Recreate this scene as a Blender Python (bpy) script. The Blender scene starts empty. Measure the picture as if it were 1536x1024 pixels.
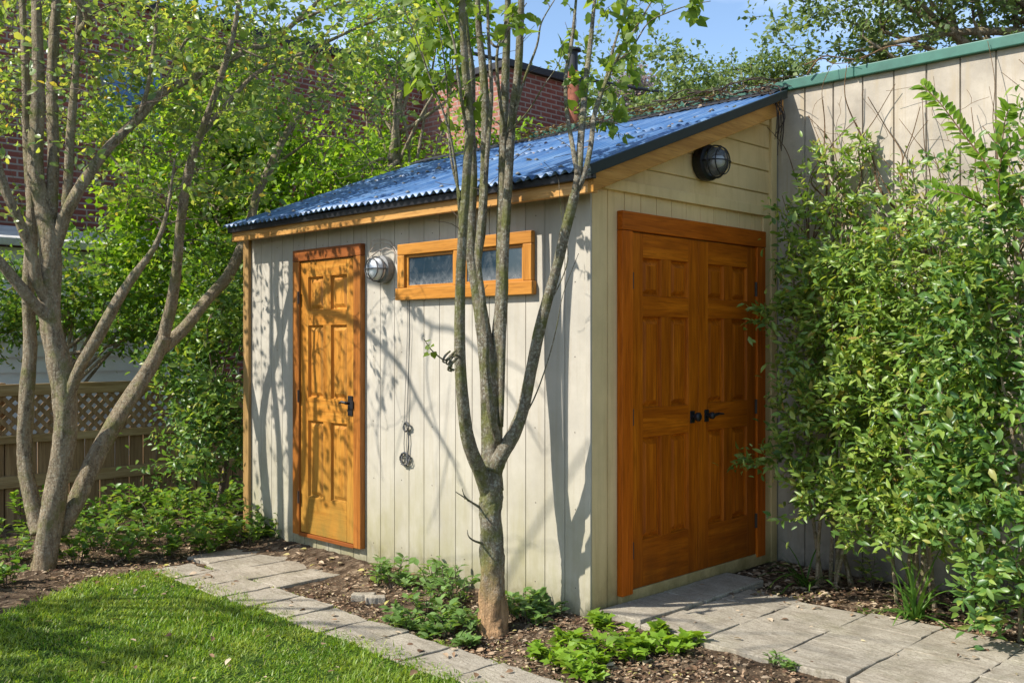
import bpy, math, random
import numpy as np
from mathutils import Vector

rng = np.random.default_rng(11)
random.seed(11)
scene = bpy.context.scene
COL = scene.collection

# ------------------------------------------------------------------ camera frame
F = 1482.0
CAM = np.array([3.506, -4.155, 1.5])
FWD = np.array([-.703, .711, 0.0])
RGT = np.array([.711, .703, 0.0])

def P(x, y, d):
    """world point seen at photo pixel (x, y) at depth d metres"""
    return CAM + d * (FWD + (x - 768) / F * RGT + np.array([0, 0, -(y - 512) / F]))

def G(x, y, z=0.0):
    """world point of photo pixel on the level z"""
    d = (CAM[2] - z) * F / (y - 512)
    return P(x, y, d)

def ground_z(X, Y):
    return -.075 * min(1.0, max(0.0, -Y / .45))

def zr(Y):                      # roof surface height
    return 2.40 + .372 * (Y + .227)

# ------------------------------------------------------------------ helpers
ORG = {}

def tag(o, label=None, cat=None, group=None, kind=None):
    if label: o['label'] = label
    if cat: o['category'] = cat
    if group: o['group'] = group
    if kind: o['kind'] = kind
    return o

def thing(name, label, cat, loc=(0, 0, 0), group=None):
    o = bpy.data.objects.new(name, None)
    COL.objects.link(o)
    o.location = loc
    o.empty_display_size = .1
    ORG[o.name] = np.array(loc, float)
    return tag(o, label, cat, group)

def link_mesh(name, me, mats, parent=None, smooth=False, bevel=0):
    o = bpy.data.objects.new(name, me)
    COL.objects.link(o)
    for m in (mats if isinstance(mats, (list, tuple)) else [mats]):
        me.materials.append(m)
    if parent is not None:
        o.parent = parent
        ORG[o.name] = ORG[parent.name]
    else:
        ORG[o.name] = np.zeros(3)
    if smooth:
        me.polygons.foreach_set('use_smooth', np.ones(len(me.polygons), bool))
    if bevel:
        b = o.modifiers.new('bevel', 'BEVEL')
        b.width = bevel; b.segments = 2; b.limit_method = 'ANGLE'; b.angle_limit = math.radians(40)
    me.update()
    return o

class MB:
    def __init__(self):
        self.v = []; self.f = []; self.m = []
    def poly(self, pts, mi=0):
        n = len(self.v)
        self.v += [tuple(p) for p in pts]
        self.f.append(tuple(range(n, n + len(pts)))); self.m.append(mi)
    def box(self, x0, x1, y0, y1, z0, z1, mi=0):
        self.hexa([(x0, y0, z0), (x1, y0, z0), (x1, y1, z0), (x0, y1, z0)],
                  [(x0, y0, z1), (x1, y0, z1), (x1, y1, z1), (x0, y1, z1)], mi)
    def hexa(self, lo, hi, mi=0):
        n = len(self.v); k = len(lo)
        self.v += [tuple(p) for p in lo] + [tuple(p) for p in hi]
        self.f.append(tuple(range(n + k - 1, n - 1, -1))); self.f.append(tuple(range(n + k, n + 2 * k)))
        for i in range(k):
            j = (i + 1) % k
            self.f.append((n + i, n + j, n + k + j, n + k + i))
        self.m += [mi] * (k + 2)
    def tube(self, pts, rad, n=8, cap=True, wob=0.0, mi=0):
        pts = np.asarray(pts, float); k = len(pts)
        rad = np.broadcast_to(np.asarray(rad, float), (k,))
        t = np.gradient(pts, axis=0)
        t /= np.linalg.norm(t, axis=1)[:, None] + 1e-9
        a = np.array([0, 0, 1.0]) if abs(t[0][2]) < .9 else np.array([1.0, 0, 0])
        b0 = len(self.v)
        u = np.cross(t[0], a); u /= np.linalg.norm(u)
        ang = np.arange(n) * 2 * math.pi / n
        if wob:
            ph = rng.uniform(0, 6.28, 3)
        for i in range(k):
            u = u - t[i] * np.dot(u, t[i]); u /= np.linalg.norm(u) + 1e-9
            w = np.cross(t[i], u)
            rr = rad[i]
            if wob:
                rr = rad[i] * (1 + wob * (np.sin(2 * ang + ph[0] + i * .35) * .6 + np.sin(3 * ang + ph[1] - i * .5) * .5
                                          + rng.normal(0, .35, n)))
                ring = pts[i] + np.cos(ang)[:, None] * u * rr[:, None] + np.sin(ang)[:, None] * w * rr[:, None]
            else:
                ring = pts[i] + (np.cos(ang)[:, None] * u + np.sin(ang)[:, None] * w) * rr
            self.v += [tuple(q) for q in ring]
        for i in range(k - 1):
            for j in range(n):
                j2 = (j + 1) % n
                self.f.append((b0 + i * n + j, b0 + i * n + j2, b0 + (i + 1) * n + j2, b0 + (i + 1) * n + j))
                self.m.append(mi)
        if cap:
            self.f.append(tuple(b0 + (k - 1) * n + j for j in range(n))); self.m.append(mi)
            self.f.append(tuple(b0 + j for j in range(n - 1, -1, -1))); self.m.append(mi)
    def lathe(self, c, axis, prof, n=24, mi=0):
        """prof: list of (distance along axis, radius)"""
        axis = np.asarray(axis, float); axis /= np.linalg.norm(axis)
        a = np.array([0, 0, 1.0]) if abs(axis[2]) < .9 else np.array([1.0, 0, 0])
        u = np.cross(axis, a); u /= np.linalg.norm(u); w = np.cross(axis, u)
        b0 = len(self.v); k = len(prof)
        for (h, r) in prof:
            for j in range(n):
                an = j * 2 * math.pi / n
                self.v.append(tuple(np.asarray(c) + axis * h + (u * math.cos(an) + w * math.sin(an)) * max(r, 1e-4)))
        for i in range(k - 1):
            for j in range(n):
                j2 = (j + 1) % n
                self.f.append((b0 + i * n + j, b0 + i * n + j2, b0 + (i + 1) * n + j2, b0 + (i + 1) * n + j)); self.m.append(mi)
        self.f.append(tuple(b0 + (k - 1) * n + j for j in range(n))); self.m.append(mi)
        self.f.append(tuple(b0 + j for j in range(n - 1, -1, -1))); self.m.append(mi)
    def build(self, name, mats, parent=None, smooth=False, bevel=0):
        me = bpy.data.meshes.new(name)
        v = np.array(self.v)
        if parent is not None:
            v = v - ORG[parent.name]
        me.from_pydata(v.tolist(), [], self.f)
        if any(self.m):
            me.polygons.foreach_set('material_index', self.m)
        return link_mesh(name, me, mats, parent, smooth, bevel)

# leaf templates: (x across, y along, z out of the blade), faces
T_OVATE = (np.array([(0, 0, 0), (-.40, .28, .07), (0, .3, 0), (.40, .28, .07), (-.36, .62, .04), (0, .64, -.03), (.36, .62, .04), (0, 1, -.14)]),
           [(0, 2, 1), (0, 3, 2), (1, 2, 5, 4), (2, 3, 6, 5), (4, 5, 7), (5, 6, 7)])
T_HEART = (np.array([(0, .06, 0), (-.46, .0, .09), (0, .34, 0), (.46, .0, .09), (-.5, .42, .06), (0, .62, -.03), (.5, .42, .06), (0, 1.05, -.16), (-.2, -.08, .06), (.2, -.08, .06)]),
           [(0, 2, 4, 1), (0, 3, 6, 2), (2, 5, 4), (2, 6, 5), (4, 5, 7), (5, 6, 7), (0, 1, 8), (0, 9, 3)])
T_FAR = (np.array([(0, 0, 0), (-.42, .45, .1), (.42, .45, .1), (0, 1, -.1), (0, .5, 0)]),
         [(0, 4, 1), (0, 2, 4), (1, 4, 3), (4, 2, 3)])
T_BLADE = (np.array([(-.5, 0, 0), (.5, 0, 0), (-.42, .5, .02), (.42, .5, .02), (0, 1, -.22)]),
           [(0, 1, 3, 2), (2, 3, 4)])
T_LOBED = (np.array([(0, 0, 0), (-.30, .12, .05), (-.62, .42, .02), (-.26, .5, .06), (0, .45, 0), (-.0, 1.0, -.12), (.26, .5, .06), (.62, .42, .02), (.30, .12, .05), (-.2, .72, .02), (.2, .72, .02)]),
           [(0, 4, 3, 1), (1, 3, 2), (0, 8, 6, 4), (8, 7, 6), (4, 9, 3), (4, 6, 10), (4, 10, 5, 9)])

def norm(a):
    return a / (np.linalg.norm(a, axis=-1, keepdims=True) + 1e-9)

def leaf_mesh(name, Pp, D, N, L, W, tmpl, mats, parent=None, mi=None):
    Pp = np.asarray(Pp, float); D = norm(np.asarray(D, float)); N = np.asarray(N, float)
    n = len(Pp)
    if parent is not None:
        Pp = Pp - ORG[parent.name]
    S = norm(np.cross(D, N)); N = norm(np.cross(S, D))
    L = np.broadcast_to(np.asarray(L, float), (n,)); W = np.broadcast_to(np.asarray(W, float), (n,))
    tv, tf = tmpl; k = len(tv)
    V = (Pp[:, None, :] + tv[None, :, 1, None] * (D * L[:, None])[:, None, :]
         + tv[None, :, 0, None] * (S * W[:, None])[:, None, :] + tv[None, :, 2, None] * (N * L[:, None])[:, None, :])
    loops = np.concatenate([np.array(f) for f in tf]); tot = np.array([len(f) for f in tf])
    ls = np.concatenate([[0], np.cumsum(tot)[:-1]])
    me = bpy.data.meshes.new(name)
    me.vertices.add(n * k); me.vertices.foreach_set('co', V.reshape(-1))
    LI = (loops[None, :] + (np.arange(n) * k)[:, None]).reshape(-1)
    me.loops.add(len(LI)); me.loops.foreach_set('vertex_index', LI.astype(np.int32))
    me.polygons.add(n * len(tf))
    LS = (ls[None, :] + (np.arange(n) * len(loops))[:, None]).reshape(-1)
    me.polygons.foreach_set('loop_start', LS.astype(np.int32))
    me.polygons.foreach_set('loop_total', np.tile(tot, n).astype(np.int32))
    me.update(calc_edges=True)
    me.validate()
    return link_mesh(name, me, mats, parent, smooth=True)

# ------------------------------------------------------------------ materials
class NT:
    def __init__(self, name):
        self.m = bpy.data.materials.new(name); self.m.use_nodes = True
        self.t = self.m.node_tree
        self.b = self.t.nodes['Principled BSDF']; self.o = self.t.nodes['Material Output']
    def n(self, typ, **kw):
        nd = self.t.nodes.new('ShaderNode' + typ)
        for k, v in kw.items():
            if k in nd.inputs: nd.inputs[k].default_value = v
            else: setattr(nd, k, v)
        return nd
    def l(self, a, b): self.t.links.new(a, b)
    def pos(self, scale=(1, 1, 1), world=True):
        mp = self.n('Mapping'); mp.inputs['Scale'].default_value = scale
        if world: self.l(self.n('NewGeometry').outputs['Position'], mp.inputs['Vector'])
        else: self.l(self.n('TexCoord').outputs['Object'], mp.inputs['Vector'])
        return mp.outputs['Vector']
    def noise(self, vec, scale, detail=6, rough=.6, dist=0.0):
        nd = self.n('TexNoise', Scale=scale, Detail=detail, Roughness=rough, Distortion=dist)
        self.l(vec, nd.inputs['Vector']); return nd.outputs['Fac']
    def ramp(self, fac, stops):
        r = self.n('ValToRGB'); e = r.color_ramp.elements
        while len(e) < len(stops): e.new(.5)
        for i, (p, c) in enumerate(stops):
            e[i].position = p; e[i].color = (c[0], c[1], c[2], 1) if hasattr(c, '__len__') else (c, c, c, 1)
        self.l(fac, r.inputs['Fac']); return r.outputs['Color']
    def mix(self, fac, a, b, mode='MIX'):
        nd = self.n('MixRGB', blend_type=mode)
        for s, v in ((nd.inputs['Fac'], fac), (nd.inputs['Color1'], a), (nd.inputs['Color2'], b)):
            if hasattr(v, 'links') or isinstance(v, bpy.types.NodeSocket): self.l(v, s)
            elif isinstance(v, (int, float)): s.default_value = v
            else: s.default_value = (v[0], v[1], v[2], 1)
        return nd.outputs['Color']
    def math(self, op, a, b=None, clamp=False):
        nd = self.n('Math', operation=op); nd.use_clamp = clamp
        for i, v in enumerate((a, b)):
            if v is None: continue
            if isinstance(v, (int, float)): nd.inputs[i].default_value = v
            else: self.l(v, nd.inputs[i])
        return nd.outputs[0]
    def z(self):
        sx = self.n('SeparateXYZ'); self.l(self.n('NewGeometry').outputs['Position'], sx.inputs[0]); return sx.outputs
    def bump(self, h, strength=.3, dist=.01):
        bp = self.n('Bump', Strength=strength, Distance=dist)
        self.l(h, bp.inputs['Height']); self.l(bp.outputs['Normal'], self.b.inputs['Normal'])
    def done(self, color=None, rough=.7, spec=.3, metal=0):
        if color is not None:
            if isinstance(color, bpy.types.NodeSocket): self.l(color, self.b.inputs['Base Color'])
            else: self.b.inputs['Base Color'].default_value = (*color, 1)
        if isinstance(rough, bpy.types.NodeSocket): self.l(rough, self.b.inputs['Roughness'])
        else: self.b.inputs['Roughness'].default_value = rough
        self.b.inputs['Specular IOR Level'].default_value = spec
        self.b.inputs['Metallic'].default_value = metal
        return self.m

def m_siding(name, base, algae, zhi, mottle=.12, streak=True, sw=.45):
    t = NT(name)
    v = t.pos(); n1 = t.noise(v, 2.2, 8, .65); n2 = t.noise(t.pos((14, 14, 1.1)), 1.6, 6, .6); n3 = t.noise(v, 60, 4, .7)
    c = t.mix(t.ramp(n1, [(.35, 0.0), (.7, 1.0)]), base, tuple(b * (1 - mottle * 1.6) for b in base))
    if streak:
        c = t.mix(t.math('MULTIPLY', t.ramp(n2, [(.50, 0.0), (.68, 1.0)]), sw), c, tuple(b * f for b, f in zip(base, (.72, .68, .6))))
    z = t.z()[2]
    low = t.math('SUBTRACT', 1.0, t.math('DIVIDE', z, zhi), True)
    fac = t.math('MULTIPLY', low, t.ramp(t.noise(t.pos((3, 3, 1.2)), 1.7, 7, .65), [(.3, 0.15), (.68, 1.0)]), True)
    c = t.mix(t.math('MULTIPLY', fac, 1.0, True), c, algae)
    dirt = t.math('MULTIPLY', t.math('SUBTRACT', 1.0, t.math('DIVIDE', z, .2), True), t.ramp(t.noise(v, 16, 5, .7), [(.35, .2), (.65, 1.0)]), True)
    c = t.mix(t.math('MULTIPLY', dirt, .7), c, tuple(a * .5 for a in algae))
    c = t.mix(t.math('MULTIPLY', t.ramp(n3, [(.62, 0.0), (.74, 1.0)]), .25), c, tuple(b * .5 for b in base))
    t.bump(t.math('ADD', t.math('MULTIPLY', t.noise(t.pos((30, 30, 3)), 5, 5, .6), .6), t.math('MULTIPLY', n3, .5)), .28, .004)
    return t.done(c, .72, .25)

def m_wood(name, c1, c2, c3, vert=True, axis='x', rough=.42, scale=1.0, worn=None):
    t = NT(name)
    if vert: sc = (22 * scale, 22 * scale, 1.3 * scale)
    elif axis == 'x': sc = (1.3 * scale, 22 * scale, 22 * scale)
    else: sc = (22 * scale, 1.3 * scale, 22 * scale)
    gi = t.n('NewGeometry'); ad = t.n('VectorMath', operation='ADD'); cx = t.n('CombineXYZ')
    for i in range(3): t.l(t.math('MULTIPLY', gi.outputs['Random Per Island'], 31.0 + 7 * i), cx.inputs[i])
    t.l(t.pos(sc), ad.inputs[0]); t.l(cx.outputs[0], ad.inputs[1]); v = ad.outputs[0]
    n1 = t.noise(v, 1.0, 8, .62, .5); n2 = t.noise(v, 4.0, 4, .6); n3 = t.noise(t.pos(), 3.0, 4, .6)
    c = t.ramp(n1, [(.34, c1), (.5, c2), (.66, c3)])
    c = t.mix(t.math('MULTIPLY', t.ramp(n2, [(.48, 0.0), (.66, 1.0)]), .5), c, tuple(x * .5 for x in c1))
    c = t.mix(t.math('MULTIPLY', t.ramp(n3, [(.4, 0.0), (.7, 1.0)]), .35), c, tuple(x * .7 for x in c2))
    c = t.mix(1.0, c, t.ramp(gi.outputs['Random Per Island'], [(0, .82), (.5, 1.0), (1, 1.0)]), 'MULTIPLY')
    if worn:
        z = t.z()[2]
        low = t.math('SUBTRACT', 1.0, t.math('DIVIDE', z, worn[1]), True)
        c = t.mix(t.math('MULTIPLY', low, t.ramp(t.noise(t.pos((6, 6, 3)), 1.5, 6, .65), [(.25, .25), (.65, 1.0)]), True), c, worn[0])
    t.bump(n1, .18, .003)
    return t.done(c, rough, .3 if axis == 'x' else .14)

def m_leaf(name, stops, trans=.38, rough=.5, spec=.3, tcol=1.5, patch=None):
    t = NT(name)
    g = t.n('NewGeometry')
    c = t.ramp(g.outputs['Random Per Island'], stops)
    nz = t.noise(t.pos(), 3.5, 3, .6)
    c = t.mix(t.math('MULTIPLY', t.ramp(nz, [(.38, 0.0), (.66, 1.0)]), .35), c, tuple(x * .55 for x in stops[0][1]))
    t.done(c, rough, spec)
    if patch:
        pn = t.noise(t.pos(), 2.6, 5, .6)
        c = t.mix(t.math('MULTIPLY', t.ramp(pn, [(.46, 0.0), (.64, 1.0)]), .6), c, patch)
        t.done(c, rough, spec)
    tr = t.n('BsdfTranslucent')
    cc = t.mix(1.0, c, (1.25 * tcol, 1.15 * tcol, .55 * tcol), 'MULTIPLY')
    t.l(cc, tr.inputs['Color'])
    mx = t.n('MixShader'); mx.inputs[0].default_value = trans
    t.l(t.b.outputs[0], mx.inputs[1]); t.l(tr.outputs[0], mx.inputs[2]); t.l(mx.outputs[0], t.o.inputs['Surface'])
    return t.m

def m_bark(name, c1, c2, moss=None, lichen=None, low=None, mossamt=.5):
    t = NT(name)
    v = t.pos((1, 1, .35)); vo = t.pos()
    n1 = t.noise(v, 26, 8, .7); n2 = t.noise(vo, 7, 6, .65); n3 = t.noise(vo, 55, 5, .7)
    c = t.ramp(n1, [(.3, c1), (.68, c2)])
    if lichen:
        c = t.mix(t.math('MULTIPLY', t.ramp(t.noise(vo, 62, 7, .8), [(.50, 0.0), (.58, 1.0)]), .8), c, lichen)
    if moss:
        c = t.mix(t.math('MULTIPLY', t.ramp(n2, [(.62 - mossamt * .25, 0.0), (.74 - mossamt * .2, 1.0)]), .8), c, moss)
    if low:
        z = t.z()[2]
        f = t.math('SUBTRACT', t.math('ADD', low[1], t.math('MULTIPLY', t.noise(vo, 9, 4, .6), .3)), z)
        f = t.math('MULTIPLY', f, 3.6, True)
        lc = t.ramp(t.noise(t.pos((1, 1, .22)), 22, 8, .7, .6), [(.3, tuple(x * .45 for x in low[0])), (.5, low[0]), (.7, tuple(min(1, x * 1.5) for x in low[0]))])
        c = t.mix(f, c, lc)
    ws = t.noise(t.pos((1, 1, .16)), 42, 6, .75, .8)
    c = t.mix(t.math('MULTIPLY', t.ramp(ws, [(.56, 0.0), (.66, 1.0)]), .55), c, tuple(x * .3 for x in c1))
    h = t.math('ADD', t.math('SUBTRACT', t.math('MULTIPLY', n1, .9), t.math('MULTIPLY', ws, .9)), t.math('MULTIPLY', n3, .5))
    t.bump(h, 1.0, .035)
    return t.done(c, .85, .2)

def m_plain(name, col, rough=.5, spec=.4, metal=0, var=.15, scale=20):
    t = NT(name)
    n1 = t.noise(t.pos(), scale, 6, .65)
    c = t.mix(t.ramp(n1, [(.35, 0.0), (.7, 1.0)]), col, tuple(x * (1 - var * 2) for x in col))
    t.bump(n1, .1, .003)
    return t.done(c, rough, spec, metal)

M = {}
M['wallA'] = m_siding('beige_siding', (.50, .455, .375), (.27, .245, .12), 1.0, .17)
M['wallB'] = m_siding('beige_siding_warm_bounce', (.76, .56, .28), (.26, .2, .07), .5)  # same paint as the long wall; warm bounce in the shade put into the colour
M['trim'] = m_siding('beige_trim_warm_bounce', (.75, .56, .28), (.26, .2, .07), .4)  # trim carries the same warm bounce tone in its colour
M['wallC'] = m_siding('weathered_panel', (.53, .46, .365), (.19, .17, .13), 1.2, .3, True, .95)
M['doorA_v'] = m_wood('honey_wood_upright', (.42, .155, .018), (.52, .215, .03), (.60, .28, .045), worn=((.20, .14, .03), .85))
M['doorA_h'] = m_wood('honey_wood_rail', (.42, .155, .018), (.52, .215, .03), (.60, .28, .045), False, 'x', worn=((.20, .14, .03), .85))
M['frameA_v'] = m_wood('red_stain_upright', (.24, .075, .012), (.36, .125, .021), (.46, .175, .035))
M['frameA_h'] = m_wood('red_stain_rail', (.20, .055, .012), (.27, .08, .016), (.35, .11, .025), False, 'x')
M['win_v'] = m_wood('amber_wood_upright', (.40, .155, .02), (.50, .21, .032), (.57, .26, .05))
M['win_h'] = m_wood('amber_wood_rail', (.40, .155, .02), (.50, .21, .032), (.57, .26, .05), False, 'x')
M['fascia'] = m_wood('fascia_wood', (.46, .21, .05), (.57, .29, .08), (.64, .36, .12), False, 'x')
M['rake'] = m_wood('rake_wood', (.36, .16, .03), (.48, .23, .045), (.56, .29, .07), False, 'y')
M['doorB_v'] = m_wood('orange_stain_upright', (.30, .066, .003), (.46, .113, .004), (.60, .165, .007), True, 'y', .5, worn=((.16, .045, .006), .5))
M['doorB_h'] = m_wood('orange_stain_rail', (.30, .066, .003), (.46, .113, .004), (.60, .165, .007), False, 'y', .5, worn=((.16, .045, .006), .5))
M['frameB_v'] = m_wood('rust_stain_upright', (.40, .082, .004), (.55, .122, .006), (.65, .16, .01), True, 'y', .5)
M['frameB_h'] = m_wood('rust_stain_rail', (.36, .078, .004), (.50, .116, .006), (.60, .15, .01), False, 'y', .5)
M['post'] = m_wood('tan_corner_wood', (.30, .17, .06), (.40, .24, .09), (.47, .29, .12))
M['fence_v'] = m_wood('fence_boards', (.20, .115, .05), (.29, .18, .085), (.37, .25, .125), rough=.8)
M['fence_h'] = m_wood('fence_rail', (.26, .165, .065), (.36, .245, .115), (.45, .33, .17), False, 'y', .8)
M['black'] = m_plain('black_iron', (.012, .012, .014), .45, .4)
M['dkmetal'] = m_plain('dark_green_metal', (.012, .022, .018), .6, .3)
M['green'] = m_plain('green_metal_coping', (.045, .155, .11), .45, .4, 0, .2, 6)
M['hinge'] = m_plain('dark_hinge', (.05, .03, .02), .5)
M['plate'] = m_plain('grey_lamp_plate', (.20, .20, .19), .5)
M['wire'] = m_plain('grey_wire', (.10, .10, .10), .6)
M['pwire'] = m_plain('pale_wire', (.45, .36, .28), .6)
M['bark_mid'] = m_bark('lichen_bark', (.10, .08, .052), (.35, .29, .20), (.17, .18, .04), (.50, .49, .39), ((.50, .30, .15), .18), .6)
M['bark_left'] = m_bark('grey_brown_bark', (.12, .09, .055), (.47, .365, .235), (.21, .21, .07), (.48, .43, .31), ((.30, .20, .11), -.1), .45)
M['twig'] = m_bark('twig_bark', (.10, .075, .055), (.26, .20, .15))
M['twig_pale'] = m_bark('dry_twig_bark', (.17, .13, .10), (.38, .31, .25))
M['twig_dark'] = m_bark('dark_vine_bark', (.03, .022, .018), (.12, .09, .07))
M['twig_brown'] = m_bark('brown_stem_bark', (.14, .08, .04), (.30, .19, .10))
M['leaf_left'] = m_leaf('grey_green_leaf', [(0, (.10, .17, .05)), (.4, (.19, .29, .07)), (.8, (.31, .39, .09)), (.96, (.42, .44, .10)), (1, (.48, .26, .04))], .5, .34, .55)
M['leaf_mid'] = m_leaf('heart_leaf', [(0, (.10, .17, .02)), (.5, (.16, .24, .03)), (1, (.21, .29, .05))], .5, .42)
M['leaf_bush'] = m_leaf('bush_leaf', [(0, (.08, .165, .035)), (.35, (.185, .30, .05)), (.8, (.31, .42, .08)), (.96, (.43, .48, .12)), (1, (.42, .28, .08))], .4, .38, .5)
M['leaf_dark'] = m_leaf('dark_bush_leaf', [(0, (.055, .135, .035)), (.5, (.135, .25, .05)), (.9, (.27, .38, .07)), (1, (.38, .36, .09))], .38, .38, .5)
M['leaf_back'] = m_leaf('backlit_leaf', [(0, (.11, .23, .015)), (.5, (.19, .33, .025)), (1, (.31, .43, .06))], .52, .45)
M['leaf_far'] = m_leaf('pale_far_leaf', [(0, (.09, .15, .05)), (.5, (.15, .22, .07)), (1, (.22, .28, .10))], .4, .5)
M['leaf_lilac'] = m_leaf('lilac_blossom', [(0, (.30, .24, .36)), (1, (.42, .35, .48))], .4, .6)
M['leaf_weed'] = m_leaf('weed_leaf', [(0, (.11, .20, .045)), (.6, (.17, .29, .07)), (1, (.24, .35, .12))], .38, .5)
M['leaf_lime'] = m_leaf('lime_weed_leaf', [(0, (.15, .27, .02)), (.6, (.22, .36, .03)), (1, (.30, .42, .06))], .4, .5)
M['leaf_cover'] = m_leaf('shrublet_leaf', [(0, (.08, .18, .025)), (.6, (.16, .28, .04)), (.92, (.26, .35, .06)), (1, (.34, .29, .06))], .42, .38, .45)
M['strap'] = m_leaf('strap_leaf', [(0, (.05, .13, .02)), (1, (.11, .21, .03))], .3, .4)
M['grass'] = m_leaf('grass_blade', [(0, (.08, .18, .01)), (.5, (.17, .29, .02)), (.86, (.28, .40, .05)), (.97, (.42, .42, .17)), (1, (.46, .36, .18))], .42, .42, patch=(.30, .37, .06))
M['litter'] = m_leaf('dead_leaf', [(0, (.12, .065, .04)), (.35, (.26, .16, .09)), (.65, (.42, .30, .19)), (.9, (.58, .46, .32)), (1, (.42, .38, .08))], .12, .7, .2, 1.0)

def m_roof():
    t = NT('blue_corrugated')
    v = t.pos((9, .8, 1)); vo = t.pos()
    n1 = t.noise(v, 2.2, 7, .65); n2 = t.noise(vo, 2.6, 5, .6); n3 = t.noise(t.pos((30, 1.6, 1)), 2.0, 5, .7)
    c = t.ramp(n1, [(.3, (.025, .075, .20)), (.5, (.05, .13, .285)), (.72, (.13, .235, .39))])
    f = t.math('MULTIPLY', t.ramp(n3, [(.44, 0.0), (.6, 1.0)]), t.ramp(n2, [(.36, 0.15), (.58, 1.0)]))
    c = t.mix(t.math('MULTIPLY', f, .5), c, (.26, .36, .48))
    d = t.ramp(t.noise(t.pos((5, 3, 1)), 5, 6, .7), [(.66, 0.0), (.74, 1.0)])
    c = t.mix(t.math('MULTIPLY', d, .75), c, (.03, .035, .04))
    t.bump(n3, .15, .004)
    return t.done(c, .42, .35)
M['roof'] = m_roof()

def m_stone():
    t = NT('grey_stone_slab')
    v = t.pos()
    n1 = t.noise(v, 4.5, 9, .7); n2 = t.noise(v, 75, 8, .8); n3 = t.noise(t.pos((1, 3.2, 1)), 6, 8, .72, 1.5)
    c = t.ramp(n1, [(.32, (.23, .20, .145)), (.5, (.37, .325, .25)), (.68, (.49, .435, .34))])
    c = t.mix(t.math('MULTIPLY', t.ramp(n3, [(.50, 0.0), (.62, 1.0)]), .65), c, (.16, .125, .08))
    c = t.mix(t.math('MULTIPLY', t.ramp(n2, [(.51, 0.0), (.58, 1.0)]), .6), c, (.13, .105, .075))
    vp = t.n('TexVoronoi', Scale=48.0); t.l(v, vp.inputs['Vector'])
    c = t.mix(t.ramp(vp.outputs['Distance'], [(.08, .75), (.2, 0.0)]), c, (.10, .082, .06))
    mo = t.noise(v, 2.1, 6, .7)
    c = t.mix(t.math('MULTIPLY', t.math('MULTIPLY', t.ramp(mo, [(.5, 0.0), (.66, 1.0)]), t.ramp(n2, [(.42, 0.0), (.55, 1.0)])), .5), c, (.16, .16, .06))
    g = t.n('NewGeometry')
    c = t.mix(.25, c, t.ramp(g.outputs['Random Per Island'], [(0, (.20, .18, .15)), (.5, (.29, .26, .21)), (1, (.36, .31, .24))]))
    t.bump(t.math('ADD', t.math('MULTIPLY', n3, .8), t.math('MULTIPLY', n2, .35)), .8, .014)
    return t.done(c, .9, .15)
M['stone'] = m_stone()

def m_mulch(name, dark, mid, light):
    t = NT(name)
    v = t.pos()
    vo = t.n('TexVoronoi', Scale=34.0); t.l(t.pos((1, .6, 1)), vo.inputs['Vector'])
    vc = t.n('TexVoronoi', Scale=85.0); t.l(v, vc.inputs['Vector'])
    n1 = t.noise(v, 5, 7, .7); n2 = t.noise(v, 70, 5, .7)
    sp = t.n('SeparateColor'); t.l(vo.outputs['Color'], sp.inputs[0])
    c = t.ramp(sp.outputs[0], [(0, dark), (.55, mid), (1, light)])
    c = t.mix(t.ramp(n1, [(.4, 0.0), (.65, .8)]), c, dark)
    c = t.mix(t.math('MULTIPLY', t.ramp(n2, [(.55, 0.0), (.7, 1.0)]), .5), c, light)
    t.bump(t.math('ADD', vo.outputs['Distance'], n2), .9, .02)
    return t.done(c, .95, .1)
M['mulch'] = m_mulch('bark_mulch_soil', (.05, .033, .02), (.13, .088, .055), (.27, .20, .13))
M['sod'] = m_mulch('lawn_sod', (.025, .05, .008), (.05, .10, .012), (.09, .15, .03))

def m_brick(name, c1, c2, mortar, axis):
    t = NT(name)
    s = t.z(); cb = t.n('CombineXYZ')
    t.l(s[1] if axis == 'y' else s[0], cb.inputs[0]); t.l(s[2], cb.inputs[1])
    br = t.n('TexBrick', Scale=1.0)
    br.inputs['Brick Width'].default_value = .23; br.inputs['Row Height'].default_value = .076
    br.inputs['Mortar Size'].default_value = .011; br.inputs['Bias'].default_value = -.1
    br.inputs['Color1'].default_value = (*c1, 1); br.inputs['Color2'].default_value = (*c2, 1); br.inputs['Mortar'].default_value = (*mortar, 1)
    t.l(cb.outputs[0], br.inputs['Vector'])
    n1 = t.noise(t.pos(), 1.2, 6, .65); n2 = t.noise(t.pos(), 14, 5, .7)
    c = t.mix(t.math('MULTIPLY', t.ramp(n1, [(.4, 0.0), (.7, 1.0)]), .45), br.outputs['Color'], tuple(x * .45 for x in c1))
    c = t.mix(t.math('MULTIPLY', t.ramp(n2, [(.55, 0.0), (.7, 1.0)]), .3), c, mortar)
    iv = t.math('SUBTRACT', 1.0, br.outputs['Fac'])
    t.bump(t.math('ADD', iv, t.math('MULTIPLY', n2, .4)), .6, .012)
    return t.done(c, .9, .15)
M['brick_y'] = m_brick('red_brick_shaded', (.27, .085, .06), (.20, .065, .05), (.34, .27, .23), 'y')  # darker copy of the brick: shade on these faces put into the colour
M['brick_x'] = m_brick('red_brick_lit', (.40, .17, .12), (.32, .125, .09), (.40, .31, .26), 'x')  # paler copy of the brick: sunlight on this face put into the colour
M['white'] = m_siding('white_lap_siding', (.72, .73, .74), (.40, .42, .38), .3, .06, False)
M['roofgrey'] = m_plain('pale_roofing', (.62, .60, .57), .7, .2, 0, .2, 5)
M['tar'] = m_plain('tar_capping', (.03, .03, .035), .7)
M['rust'] = m_plain('rusty_pipe', (.26, .09, .05), .8, .2, 0, .3, 12)

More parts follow.
